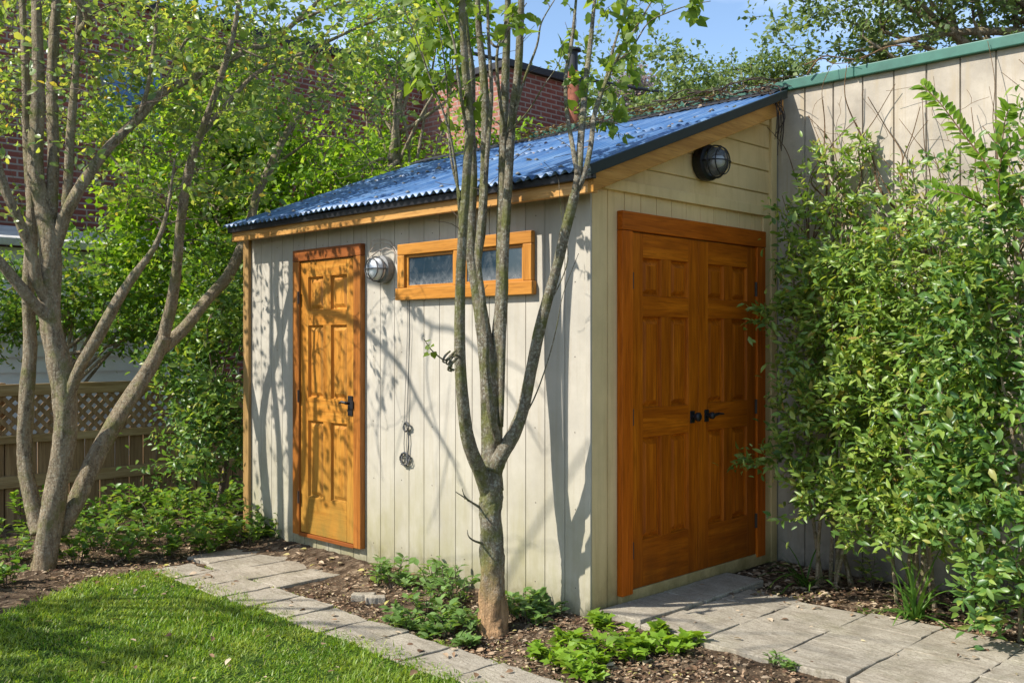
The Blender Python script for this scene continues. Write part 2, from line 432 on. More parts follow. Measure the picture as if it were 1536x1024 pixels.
def m_glass():
    t = NT('dusty_window_glass')
    v = t.pos((5, 5, 2.6)); n1 = t.noise(v, 2.2, 7, .7, .8); n2 = t.noise(t.pos(), 26, 6, .75)
    z = t.z()[2]
    low = t.math('MULTIPLY', t.math('SUBTRACT', 1.0, t.math('DIVIDE', t.math('SUBTRACT', z, 1.83), .12), True), .9)
    f = t.math('ADD', t.math('MULTIPLY', t.ramp(n1, [(.48, 0.0), (.78, 1.0)]), .35), t.math('MULTIPLY', low, t.ramp(n2, [(.35, .1), (.65, 1.0)])), True)
    c = t.mix(f, (.012, .028, .042), (.26, .27, .27))
    r = t.math('ADD', t.math('MULTIPLY', f, .5), .08)
    return t.done(c, r, .6)
M['glass'] = m_glass()

def m_globe(name='lamp_globe_glass', tr=.12, col=(.86, .88, .88)):
    t = NT(name)
    n1 = t.noise(t.pos(), 30, 5, .7)
    c = t.mix(t.ramp(n1, [(.4, 0.0), (.7, 1.0)]), col, tuple(x * .75 for x in col))
    t.b.inputs['Transmission Weight'].default_value = tr
    t.b.inputs['IOR'].default_value = 1.3
    return t.done(c, .18, .5)
M['globe'] = m_globe()

def m_pane(name, col):
    t = NT(name)
    n1 = t.noise(t.pos(), 2, 4, .6)
    return t.done(t.mix(n1, col, tuple(x * .5 for x in col)), .1, .6)
M['bluepane'] = m_pane('blue_pane', (.10, .22, .45))

# ------------------------------------------------------------------ ground
def local_ground():
    xs = np.arange(-7.5, 4.61, .06); ys = np.arange(-7.0, 3.01, .06)
    X, Y = np.meshgrid(xs, ys, indexing='ij')
    Z = -.075 * np.clip(-Y / .45, 0, 1)
    Z += .010 * np.sin(X * 5.1 + 1.3 * np.sin(Y * 3.7)) * np.sin(Y * 4.3 + X) * np.clip(np.abs(Y + .02) * 5, 0, 1)
    Z += rng.normal(0, .005, Z.shape)
    Z -= .012
    edge = (X < -7.4) | (X > 4.5) | (Y < -6.9) | (Y > 2.9)
    Z[edge] = -.2
    nx, ny = X.shape
    V = np.stack([X, Y, Z], -1).reshape(-1, 3)
    idx = np.arange(nx * ny).reshape(nx, ny)
    Fc = np.stack([idx[:-1, :-1], idx[1:, :-1], idx[1:, 1:], idx[:-1, 1:]], -1).reshape(-1, 4)
    b = MB(); b.v = V.tolist(); b.f = [tuple(q) for q in Fc.tolist()]; b.m = [0] * len(b.f)
    b.poly([(-300, -300, -.14), (300, -300, -.14), (300, 300, -.14), (-300, 300, -.14)])
    o = b.build('ground', M['mulch'], smooth=False)
    tag(o, kind='structure')
local_ground()

LAWN = [(-2.72, -.98), (-3.0, -1.12), (-3.02, -1.45), (-2.7, -1.95), (-2.5, -2.25), (-2.9, -2.9), (-4.0, -4.0), (-4.6, -6.6), (4.2, -6.6), (4.2, -2.6), (1.2, -1.12)]

def in_poly(x, y, poly):
    r = np.zeros(x.shape, bool); n = len(poly)
    for i in range(n):
        x1, y1 = poly[i]; x2, y2 = poly[(i + 1) % n]
        c = ((y1 > y) != (y2 > y)) & (x < (x2 - x1) * (y - y1) / (y2 - y1 + 1e-12) + x1)
        r ^= c
    return r

b = MB()
b.poly([(x, y, -.062) for x, y in LAWN])
tag(b.build('lawn', M['sod']), kind='structure')

def grass():
    xs = []; ys = []
    for (x0, x1, y0, y1, n) in ((-3.2, 1.2, -2.95, -1.0, 130000), (-4.5, 4.0, -5.2, -2.9, 50000)):
        x = rng.uniform(x0, x1, n); y = rng.uniform(y0, y1, n)
        cl = np.sin(x * 9 + 2 * np.sin(y * 7)) * np.sin(y * 11 + x * 3) + .5 * np.sin(x * 23 + y * 17)
        keep = in_poly(x, y + rng.normal(0, .05, n) * (1 + (rng.uniform(0, 1, n) > .9)), LAWN) & (rng.uniform(-1.6, 1.0, n) < cl + .35)
        xs.append(x[keep]); ys.append(y[keep])
    x = np.concatenate(xs); y = np.concatenate(ys); n = len(x)
    # sparse moss and blades along the path joints and lawn edge
    m = 2600
    jx = np.concatenate([rng.uniform(-3.0, .5, m), rng.uniform(.34, 2.4, 700)]); jy = np.concatenate([rng.choice([-1.10, -.785, -.77], m) + rng.normal(0, .02, m), rng.choice([1.12, 1.09], 700) + rng.normal(0, .04, 700)])
    kk = np.sin(jx * 13) + np.sin(jx * 31) > .3
    x = np.concatenate([x, jx[kk]]); y = np.concatenate([y, jy[kk]]); n = len(x)
    az = rng.uniform(0, 6.283, n) + .8 * np.sin(x * 6 + 1.7 * np.sin(y * 5))
    ti = np.abs(rng.normal(.85, .4, n))
    D = np.stack([np.cos(az) * np.sin(ti), np.sin(az) * np.sin(ti), np.cos(ti)], -1)
    N = np.stack([-np.cos(az) * np.cos(ti), -np.sin(az) * np.cos(ti), np.sin(ti)], -1) + rng.normal(0, .3, (n, 3))
    L = rng.uniform(.020, .046, n) * (1 + .25 * np.sin(x * 4 + y * 3.3)); W = rng.uniform(.0035, .0075, n)
    Pp = np.stack([x, y, np.full(n, -.066)], -1)
    Pp[y > 0, 2] = -.005
    L = np.where(y > -1.0, L * .5, L)
    o = leaf_mesh('grass', Pp, D, N, L, W, T_BLADE, M['grass'])
    tag(o, kind='stuff')
grass()

def slab(b, x0, x1, y0, y1, z0, z1, rot=0.0, jit=.008, chip=True):
    """an irregular stone slab"""
    cx, cy = (x0 + x1) / 2, (y0 + y1) / 2
    pts = []
    per = [(x0, y0), (x1, y0), (x1, y1), (x0, y1)]
    for i in range(4):
        a = per[i]; c = per[(i + 1) % 4]
        n = 6
        for k in range(n):
            f = k / n
            px = a[0] + (c[0] - a[0]) * f; py = a[1] + (c[1] - a[1]) * f
            j = jit * (1.6 if k == 0 else 1)
            pts.append((px + random.uniform(-j, j), py + random.uniform(-j, j)))
    ca, sa = math.cos(rot), math.sin(rot)
    tx, ty = random.uniform(-.012, .012), random.uniform(-.012, .012)
    lo = []; hi = []
    for px, py in pts:
        dx, dy = px - cx, py - cy
        qx, qy = cx + dx * ca - dy * sa, cy + dx * sa + dy * ca
        lo.append((qx, qy, z0)); hi.append((qx, qy, z1 + dx * tx + dy * ty))
    b.hexa(lo, hi)

b = MB()
x = -2.62
while x < .75:
    w = random.uniform(.31, .36)
    slab(b, x, x + w - .014, -1.10 + random.uniform(-.03, .02), -.79 + random.uniform(-.02, .03), -.13, -.052 + random.uniform(-.006, .006), random.uniform(-.05, .05))
    x += w
for (x0, x1, y0, y1, zt) in ((-2.26, -1.97, -.74, -.10, -.058), (-2.58, -2.28, -.76, -.12, -.058), (-2.90, -2.60, -.74, -.14, -.058),
                             (-3.22, -2.92, -.70, -.22, -.058), (-3.0, -2.66, -1.08, -.80, -.058)):
    slab(b, x0, x1, y0, y1, -.12, zt, random.uniform(-.04, .04), .012)
tag(b.build('path', M['stone'], bevel=.006), kind='structure')

b = MB()
xs = [.335, .70, 1.10, 1.49, 1.90, 2.32, 2.75, 3.2]
for i in range(len(xs) - 1):
    ysp = [.0, .44 + random.uniform(-.05, .05), .80 + random.uniform(-.04, .04), 1.12 + random.uniform(-.06, .04)]
    if i % 2: ysp = [.0, .60 + random.uniform(-.04, .04), 1.08 + random.uniform(-.05, .05)]
    for k in range(len(ysp) - 1):
        slab(b, xs[i], xs[i + 1] - .007, ysp[k], ysp[k + 1] - .007, -.08, .014 + random.uniform(-.004, .004), random.uniform(-.012, .012), .006)
tag(b.build('paving', M['stone'], bevel=.005), kind='structure')
b = MB()
slab(b, .035, .325, .03, .62, -.05, .028, 0, .006); slab(b, .035, .32, .635, 1.30, -.05, .025, 0, .006)
tag(b.build('doorstep_path', M['stone'], bevel=.006), kind='structure')

# ------------------------------------------------------------------ shed
shed = thing('garden_shed', 'beige lean-to garden shed with blue corrugated roof and orange doors', 'shed', (-1.8, 1.0, 0))

def groove_profile(s0, s1, start, sp, w=.006, d=.007):
    """list of (s, depth) along a grooved wall"""
    out = [(s0, 0)]
    s = start
    while s < s1 - .02:
        if s > s0 + .02:
            out += [(s - w / 2, 0), (s - w / 4, d), (s + w / 4, d), (s + w / 2, 0)]
        s += sp
    out.append((s1, 0)); return out

# long side wall: plane Y=0, facing -Y
b = MB()
pr = groove_profile(-3.59, 0, -3.59 + .05, .1525)
for (a, da), (c, dc) in zip(pr[:-1], pr[1:]):
    b.poly([(a, da, -.1), (c, dc, -.1), (c, dc, 2.415), (a, da, 2.415)])
for xn in np.arange(-3.46, -.02, .305):
    for zn in (.12, .55, .98, 1.41, 1.84, 2.2):
        b.lathe((xn + random.uniform(-.006, .006), -.0006, zn + random.uniform(-.03, .03)), (0, -1, 0), [(0, .0038), (.001, .003)], 6, 1)
b.build('wall', [M['wallA'], M['hinge']], shed)
# end wall with the double doors: plane X=0, facing +X
b = MB()
pr = groove_profile(0, 1.95, .152, .152)
for (a, da), (c, dc) in zip(pr[:-1], pr[1:]):
    b.poly([(-da, a, -.05), (-dc, c, -.05), (-dc, c, 2.36), (-da, a, 2.36)])
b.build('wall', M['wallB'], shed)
# gable boards
b = MB()
z = 2.36
zs = [2.36, 2.50, 2.655, 2.81, 2.965, 3.12]
Yat = lambda zz: max(0.0, (zz + .05 - 2.40) / .372 - .227)
for z0, z1 in zip(zs[:-1], zs[1:]):
    a0, a1 = Yat(z0 + .008), Yat(z1)
    b.poly([(.012, a0, z0 + .008), (.012, 1.95, z0 + .008), (.004, 1.95, z1), (.004, a1, z1)])
    b.poly([(-.006, a0, z0), (-.006, 1.95, z0), (.012, 1.95, z0 + .008), (.012, a0, z0 + .008)])
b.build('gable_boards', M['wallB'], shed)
# other two walls and the core that closes the box
b = MB()
b.poly([(-3.59, 0, -.1), (-3.59, 0, 2.41), (-3.59, 1.95, 3.15), (-3.59, 1.95, -.1)])
b.poly([(-3.59, 1.93, -.1), (-3.59, 1.93, 3.15), (0, 1.93, 3.15), (0, 1.93, -.1)])
b.poly([(-.02, .02, -.1), (-.02, 1.93, -.1), (-.02, 1.93, 3.10), (-.02, .02, 2.38)])
b.poly([(-3.58, .02, -.1), (-.02, .02, -.1), (-.02, .02, 2.38), (-3.58, .02, 2.38)])
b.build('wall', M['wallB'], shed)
# corner boards
def part_box(name, mat, *a, parent=shed, bevel=.003):
    bb = MB(); bb.box(*a); return bb.build(name, mat, parent, bevel=bevel)
part_box('corner_board', M['trim'], 0, .016, -.001, .118, -.04, 2.33)
part_box('corner_board', M['trim'], 0, .018, 1.795, 1.875, 0, 2.345)
part_box('corner_board', M['trim'], 0, .03, 1.878, 1.95, -.02, 3.1)
part_box('corner_board', M['post'], -3.612, -3.53, -.03, -.002, -.1, 2.33)
part_box('corner_board', M['wallA'], -.024, .0158, -.016, -.002, -.1, 2.36)
part_box('band_board', M['trim'], 0, .028, .10, 1.874, 2.348, 2.412)
part_box('threshold', M['trim'], 0, .03, .236, 1.79, .002, .082)
# fascia, drip strip
part_box('fascia', M['fascia'], -3.545, .162, -.165, -.127, 2.285, 2.392)
part_box('drip_strip', M['black'], -3.565, .184, -.197, -.167, 2.352, 2.393)
def rake(x0, x1, top, bot, y0, y1, name, mat):
    b = MB()
    b.hexa([(x0, y0, zr(y0) + bot), (x1, y0, zr(y0) + bot), (x1, y1, zr(y1) + bot), (x0, y1, zr(y1) + bot)],
           [(x0, y0, zr(y0) + top), (x1, y0, zr(y0) + top), (x1, y1, zr(y1) + top), (x0, y1, zr(y1) + top)])
    return b.build(name, mat, shed, bevel=.003)
rake(.124, .164, -.022, -.138, -.167, 1.80, 'rake_board', M['rake'])
rake(-3.545, -3.51, -.022, -.138, -.125, 1.80, 'rake_board', M['rake'])
rake(.166, .194, .018, -.040, -.222, 1.80, 'roof_edge_trim', M['dkmetal'])
# soffit behind fascia
b = MB()
b.poly([(-3.62, -.127, 2.388), (.124, -.127, 2.388), (.124, 1.81, zr(1.81) - .03), (-3.62, 1.81, zr(1.81) - .03)])
b.build('roof_deck', M['rake'], shed)

def corrugated(y0, y1, x0, x1, off, pitch=.066, amp=.0115):
    n = int((x1 - x0) / pitch * 8)
    xs = np.linspace(x0, x1, n + 1); ys = np.linspace(y0, y1, 7)
    b = MB()
    for j, y in enumerate(ys):
        for x_ in xs:
            wob = .004 * math.sin(x_ * 2.1 + y * 3) + .003 * math.sin(x_ * 5.3 - y * 2)
            ph = 2 * math.pi * x_ / pitch
            b.v.append((x_, y + (.012 * math.sin(x_ * 7) if j == 0 else 0) * .5, zr(y) + off + amp * math.sin(ph) + wob))
    k = n + 1
    for j in range(6):
        for i in range(n):
            b.f.append((j * k + i, j * k + i + 1, (j + 1) * k + i + 1, (j + 1) * k + i)); b.m.append(0)
    for ys_ in np.linspace(y0 + .12, y1 - .08, 3):
        for xs_ in np.arange(x0 + .0165 + pitch * 2, x1, pitch * 5):
            xq = round((xs_ / pitch) - .25) * pitch + pitch * .25
            b.lathe((xq, ys_, zr(ys_) + off + amp + .001), (0, 0, 1), [(0, .013), (.003, .012), (.004, .006), (.009, .005)], 8, 1)
    o = b.build('roof', [M['roof'], M['plate']], shed, smooth=True)
    s = o.modifiers.new('thick', 'SOLIDIFY'); s.thickness = .004; s.offset = 1
    return o
corrugated(-.229, .98, -3.57, .186, 0)
corrugated(.90, 1.80, -3.57, .186, .006)
# flashing between roof and the wall behind
b = MB()
b.hexa([(-3.69, 1.74, zr(1.74) + .022), (.13, 1.74, zr(1.74) + .022), (.13, 1.945, zr(1.74) + .10), (-3.69, 1.945, zr(1.74) + .10)],
       [(-3.69, 1.74, zr(1.74) + .028), (.13, 1.74, zr(1.74) + .028), (.13, 1.945, zr(1.74) + .106), (-3.69, 1.945, zr(1.74) + .106)])
b.build('roof_flashing', M['tar'], shed)

# panelled doors ------------------------------------------------------------
def panel_door(name, T, w, h, th, stile, mid, rails, mv, mh, parent, label=None):
    """T(u, v, n) -> world.  rails: list of (z0, z1) for the rails from the bottom up"""
    b = MB()
    def rect(u0, u1, v0, v1, mi):
        b.poly([T(u0, v0, th), T(u1, v0, th), T(u1, v1, th), T(u0, v1, th)], mi)
    def vgroove(u0, u1, v0, v1, mi, g=.0015):
        # a board face with eased edges
        b.poly([T(u0, v0, th - .003), T(u1, v0, th - .003), T(u1 - g, v0 + g, th), T(u0 + g, v0 + g, th)], mi)
        b.poly([T(u1, v0, th - .003), T(u1, v1, th - .003), T(u1 - g, v1 - g, th), T(u1 - g, v0 + g, th)], mi)
        b.poly([T(u1, v1, th - .003), T(u0, v1, th - .003), T(u0 + g, v1 - g, th), T(u1 - g, v1 - g, th)], mi)
        b.poly([T(u0, v1, th - .003), T(u0, v0, th - .003), T(u0 + g, v0 + g, th), T(u0 + g, v1 - g, th)], mi)
        rect(u0 + g, u1 - g, v0 + g, v1 - g, mi)
    vgroove(0, stile, 0, h, 0); vgroove(w - stile, w, 0, h, 0)
    for (z0, z1) in rails: vgroove(stile, w - stile, z0, z1, 1)
    for (r0, r1) in zip(rails[:-1], rails[1:]):
        v0, v1 = r0[1], r1[0]
        vgroove(w / 2 - mid / 2, w / 2 + mid / 2, v0, v1, 0)
        for (u0, u1) in ((stile, w / 2 - mid / 2), (w / 2 + mid / 2, w - stile)):
            rings = [(0, th - .003), (.005, th - .020), (.014, th - .022), (.040, th - .007), (.044, th - .007)]
            rp = []
            for ins, n_ in rings:
                rp.append([T(u0 + ins, v0 + ins, n_), T(u1 - ins, v0 + ins, n_), T(u1 - ins, v1 - ins, n_), T(u0 + ins, v1 - ins, n_)])
            for ra, rb in zip(rp[:-1], rp[1:]):
                for i in range(4):
                    j = (i + 1) % 4
                    b.poly([ra[i], ra[j], rb[j], rb[i]], 0)
            b.poly(rp[-1], 0)
    # edges
    c = [(0, 0), (w, 0), (w, h), (0, h)]
    for i in range(4):
        a, d = c[i], c[(i + 1) % 4]
        b.poly([T(a[0], a[1], 0), T(d[0], d[1], 0), T(d[0], d[1], th - .003), T(a[0], a[1], th - .003)], 0)
    o = b.build(name, [mv, mh], parent)
    if label: o['label'] = label
    return o

# small door on the long side
TA = lambda u, v, n: (-2.785 + u, -.002 - n, .088 + v)
rails6 = [(0, .27), (.83, 1.0), (1.53, 1.64), (1.885, 2.0)]
doorA = panel_door('door', TA, .67, 2.0, .026, .095, .095, rails6, M['doorA_v'], M['doorA_h'], shed, 'honey coloured six-panel single door with green algae at its foot')
def casing(x0, x1, z0, z1):
    bb = MB(); bb.box(x0, x1, -.045, -.002, z0, z1); return bb
casing(-2.872, -2.788, .066, 2.092).build('door_frame', M['frameA_v'], doorA, bevel=.004)
casing(-2.112, -2.03, .066, 2.092).build('door_frame', M['frameA_v'], doorA, bevel=.004)
casing(-2.872, -2.03, 2.094, 2.178).build('door_frame', M['frameA_h'], doorA, bevel=.004)
casing(-2.786, -2.114, .060, .085).build('door_sill', M['frameA_h'], doorA, bevel=.003)
b = MB()
b.box(-2.19, -2.135, -.036, -.029, .98, 1.12)
b.tube([(-2.163, -.03, 1.07), (-2.163, -.075, 1.07)], .011, 10)
b.tube([(-2.163, -.072, 1.072), (-2.20, -.08, 1.078), (-2.235, -.078, 1.066)], [.011, .010, .006], 8)
b.box(-2.135, -2.10, -.058, -.047, 1.03, 1.085)
b.build('handle', M['black'], doorA, bevel=.002)
for hz in (.30, 1.05, 1.78):
    bb = MB(); bb.tube([(-2.787, -.05, hz), (-2.787, -.05, hz + .09)], .007, 8); bb.box(-2.80, -2.775, -.049, -.046, hz, hz + .09)
    bb.build('hinge', M['hinge'], doorA)

# double doors on the end wall
rails6b = [(0, .27), (.86, 1.03), (1.56, 1.68), (1.90, 2.04)]
for k, y0 in enumerate((.336, 1.008)):
    TB = lambda u, v, n, y0=y0: (.002 + n, y0 + u, .084 + v)
    d = panel_door('door', TB, .668, 2.04, .024, .105, .10, rails6b, M['doorB_v'], M['doorB_h'], shed,
                   ('orange stained door leaf next to the beige corner board', 'orange stained door leaf next to the leafy shrub')[k])
    bb = MB()
    yy = (.935, 1.09)[k]
    bb.box(.027, .034, yy - .022, yy + .022, 1.0, 1.075)
    bb.tube([(.03, yy, 1.04), (.085, yy, 1.04)], .012, 10)
    s = (-1, 1)[k]
    if k == 0:
        bb.lathe((.05, yy, 1.04), (1, 0, 0), [(0, .012), (.012, .026), (.03, .028), (.04, .016)], 14)
        bb.tube([(.045, yy, 1.04), (.045, yy + .05, 1.04)], .008, 8)
    else:
        bb.tube([(.082, yy, 1.042), (.086, yy + .05, 1.05), (.08, yy + .12, 1.045)], [.011, .010, .005], 8)
        bb.lathe((.05, yy, 1.04), (1, 0, 0), [(0, .012), (.012, .022), (.03, .022), (.038, .012)], 14)
    bb.build('handle', M['black'], d, bevel=.002)
    hy = (.337, 1.675)[k]
    for hz in (.26, 1.02, 1.80):
        bb = MB(); bb.tube([(.032, hy, hz), (.032, hy, hz + .095)], .008, 8); bb.box(.0265, .029, hy - .012, hy + .012, hz, hz + .095)
        bb.build('hinge', M['hinge'], d)
def casB(y0, y1, z0, z1, t=.04):
    bb = MB(); bb.box(.001, t, y0, y1, z0, z1); return bb
casB(.233, .333, .062, 2.128).build('door_frame', M['frameB_v'], shed, bevel=.004)
casB(1.679, 1.782, .062, 2.128).build('door_frame', M['frameB_v'], shed, bevel=.004)
casB(.233, 1.782, 2.13, 2.238, .044).build('door_frame', M['frameB_h'], shed, bevel=.004)

# window
win = MB()
def wbox(x0, x1, z0, z1, y=-.036): return (x0, x1, y, -.002, z0, z1)
win.box(*wbox(-1.637, -.412, 2.068, 2.140), 1)
win.box(*wbox(-1.637, -1.567, 1.852, 2.066), 0)
win.box(*wbox(-.482, -.412, 1.852, 2.066), 0)
win.box(*wbox(-1.085, -1.005, 1.852, 2.066, -.034), 0)
win.box(*wbox(-1.650, -.400, 1.772, 1.850, -.044), 1)
wo = win.build('window', [M['win_v'], M['win_h']], shed, bevel=.004)
for (x0, x1) in ((-1.565, -1.087), (-1.003, -.484)):
    fr = MB()
    for a in ((x0, x0 + .022, -.016, -.003, 1.852, 2.066), (x1 - .022, x1, -.016, -.003, 1.852, 2.066)): fr.box(*a, 0)
    for a in ((x0 + .022, x1 - .022, -.016, -.003, 1.852, 1.868), (x0 + .022, x1 - .022, -.016, -.003, 2.048, 2.066)): fr.box(*a, 1)
    s_ = fr.build('sash', [M['win_v'], M['win_h']], wo, bevel=.002)
    part_box('glass', M['glass'], x0 + .02, x1 - .02, -.009, -.005, 1.866, 2.05, parent=wo, bevel=0)

# ------------------------------------------------------------------ wall lamps
def bulkhead(c, axis, label, plate_mat, cage_mat, s=1.0, globe=None):
    c = np.array(c); axis = np.array(axis, float)
    t = thing('wall_lamp', label, 'lamp', tuple(c), 'caged bulkhead lamps on the shed')
    b = MB(); b.lathe(c, axis, [(.002, .098 * s), (.035 * s, .105 * s), (.062 * s, .103 * s), (.07 * s, .084 * s)], 28)
    b.build('backplate', plate_mat, t, smooth=False, bevel=.002)
    b = MB(); b.lathe(c, axis, [(.066 * s, .080 * s), (.095 * s, .083 * s), (.122 * s, .077 * s), (.146 * s, .060 * s), (.160 * s, .036 * s), (.165 * s, .003)], 28)
    b.build('globe', globe or M['globe'], t, smooth=True)
    b = MB(); b.lathe(c, axis, [(.07 * s, .012), (.09 * s, .03), (.125 * s, .028), (.135 * s, .01)], 14)
    b.build('bulb', M['white'], t, smooth=True)
    a = np.array([0, 0, 1.0]); u = np.cross(axis, a); u /= np.linalg.norm(u)
    b = MB()
    prof = [(.06, .093), (.10, .092), (.13, .084), (.155, .065), (.170, .036), (.175, .0)]
    for k in range(4):
        an = k * math.pi / 4 + math.pi / 8 * 0
        dv = u * math.cos(an) + a * math.sin(an)
        pts = [c + axis * h * s + dv * r * s for h, r in prof] + [c + axis * h * s - dv * r * s for h, r in prof[-2::-1]]
        if k % 2 == 0: b.tube(pts, .0042, 6)
    for h, r in ((.10, .0925), (.142, .076)):
        ring = [c + axis * h * s + (u * math.cos(q) + a * math.sin(q)) * r * s for q in np.linspace(0, 2 * math.pi, 29)]
        b.tube(ring, .0042, 6, cap=False)
    b.build('cage', cage_mat, t, smooth=True)
    return t
bulkhead((-1.795, -.001, 1.985), (0, -1, 0), 'grey caged lamp beside the single door, below looping wires', M['plate'], M['wire'], .9)
bulkhead((.013, 1.06, 2.607), (1, 0, 0), 'black caged lamp in the gable above the double doors', M['black'], M['black'], 1.08, m_globe('clear_globe_glass', .9, (.85, .88, .86)))

# wires on the long wall
def onA(x, y, off=.0):
    q = (x - 768) / F
    dirv = FWD + q * RGT
    t = (-off - CAM[1]) / dirv[1]
    return CAM + t * (dirv + np.array([0, 0, -(y - 512) / F]))
b = MB()
for pl in ([(556, 372), (557, 362), (566, 359), (576, 359), (585, 362), (592, 372), (598, 385), (601, 397)],
           [(553, 380), (563, 366), (574, 364), (584, 367), (591, 376), (594, 395)],
           [(553, 387), (566, 377), (580, 372), (590, 376), (597, 384)]):
    pts = [onA(px, py, .02 + .012 * math.sin(i * 1.3)) for i, (px, py) in enumerate(pl)]
    pts[-1] = onA(*pl[-1], .004)
    b.tube(pts, .0028, 6)
t = b.build('wire', M['pwire']); tag(t, 'loose loops of thin pale wire above the grey lamp', 'wire')
b = MB()
for dx in (0, 4):
    pts = [onA(611 + dx * .8, 449, .012), onA(611 + dx, 500, .014), onA(609 + dx, 560, .013), onA(606 + dx, 636, .016)]
    b.tube(pts, .0018, 6)
for (cx, cy, rr, n) in ((609, 640, 6, 5), (607, 688, 8, 7)):
    for k in range(n):
        pts = []
        ph = random.uniform(0, 6.28); e = random.uniform(.35, 1.0)
        for q in np.linspace(0, 6.0, 12):
            pts.append(onA(cx + rr * e * math.cos(q + ph) * .9 + random.uniform(-1, 1), cy + rr * 1.2 * math.sin(q + ph) + random.uniform(-1, 1), .02 + .012 * math.sin(q * 2 + ph)))
        b.tube(pts, .0035, 5)
b.tube([onA(607, 645, .015), onA(606, 665, .015), onA(607, 684, .015)], .0025, 6)
b.tube([onA(612, 645, .015), onA(613, 662, .015), onA(610, 700, .015)], .004, 6)
t = b.build('hanging_cord', M['wire']); tag(t, 'dark knotted cord hanging down the beige wall below the window', 'cord')

# ------------------------------------------------------------------ boundary wall behind the shed
bw = thing('boundary_wall', 'tall weathered beige panel wall with green metal coping behind the shrubs', 'wall', (1, 1.95, 0))
b = MB()
pr = groove_profile(-2.3, 5.5, -2.2, .203, .012, .012)
for i, ((a, da), (c, dc)) in enumerate(zip(pr[:-1], pr[1:])):
    if abs(c - a) > .1: o0, o1 = random.uniform(-.004, .004), random.uniform(-.004, .004)
    else: o0 = o1 = 0
    b.poly([(a, 1.952 + da + o0, -.1), (c, 1.952 + dc + o1, -.1), (c, 1.952 + dc + o1, 3.215), (a, 1.952 + da + o0, 3.215)])
b.box(-2.3, 5.5, 1.975, 2.2, -.1, 3.215)
b.build('wall_panel', M['wallC'], bw)
b = MB()
x = -2.3
while x < 5.5:
    w = 1.45
    b.box(x, x + w - .004, 1.915 + random.uniform(-.003, .003), 2.24, 3.20 + random.uniform(-.003, .003), 3.272 + random.uniform(-.004, .004)); x += w
b.build('coping', M['green'], bw, bevel=.006)

# ------------------------------------------------------------------ plants: growth engine
def smooth_path(ctrl, n_per=6):
    c = np.asarray(ctrl, float)
    out = []
    for i in range(len(c) - 1):
        p0 = c[max(i - 1, 0)]; p1 = c[i]; p2 = c[i + 1]; p3 = c[min(i + 2, len(c) - 1)]
        for k in range(n_per):
            t = k / n_per
            out.append(.5 * ((2 * p1) + (-p0 + p2) * t + (2 * p0 - 5 * p1 + 4 * p2 - p3) * t * t + (-p0 + 3 * p1 - 3 * p2 + p3) * t ** 3))
    out.append(c[-1]); return np.array(out)

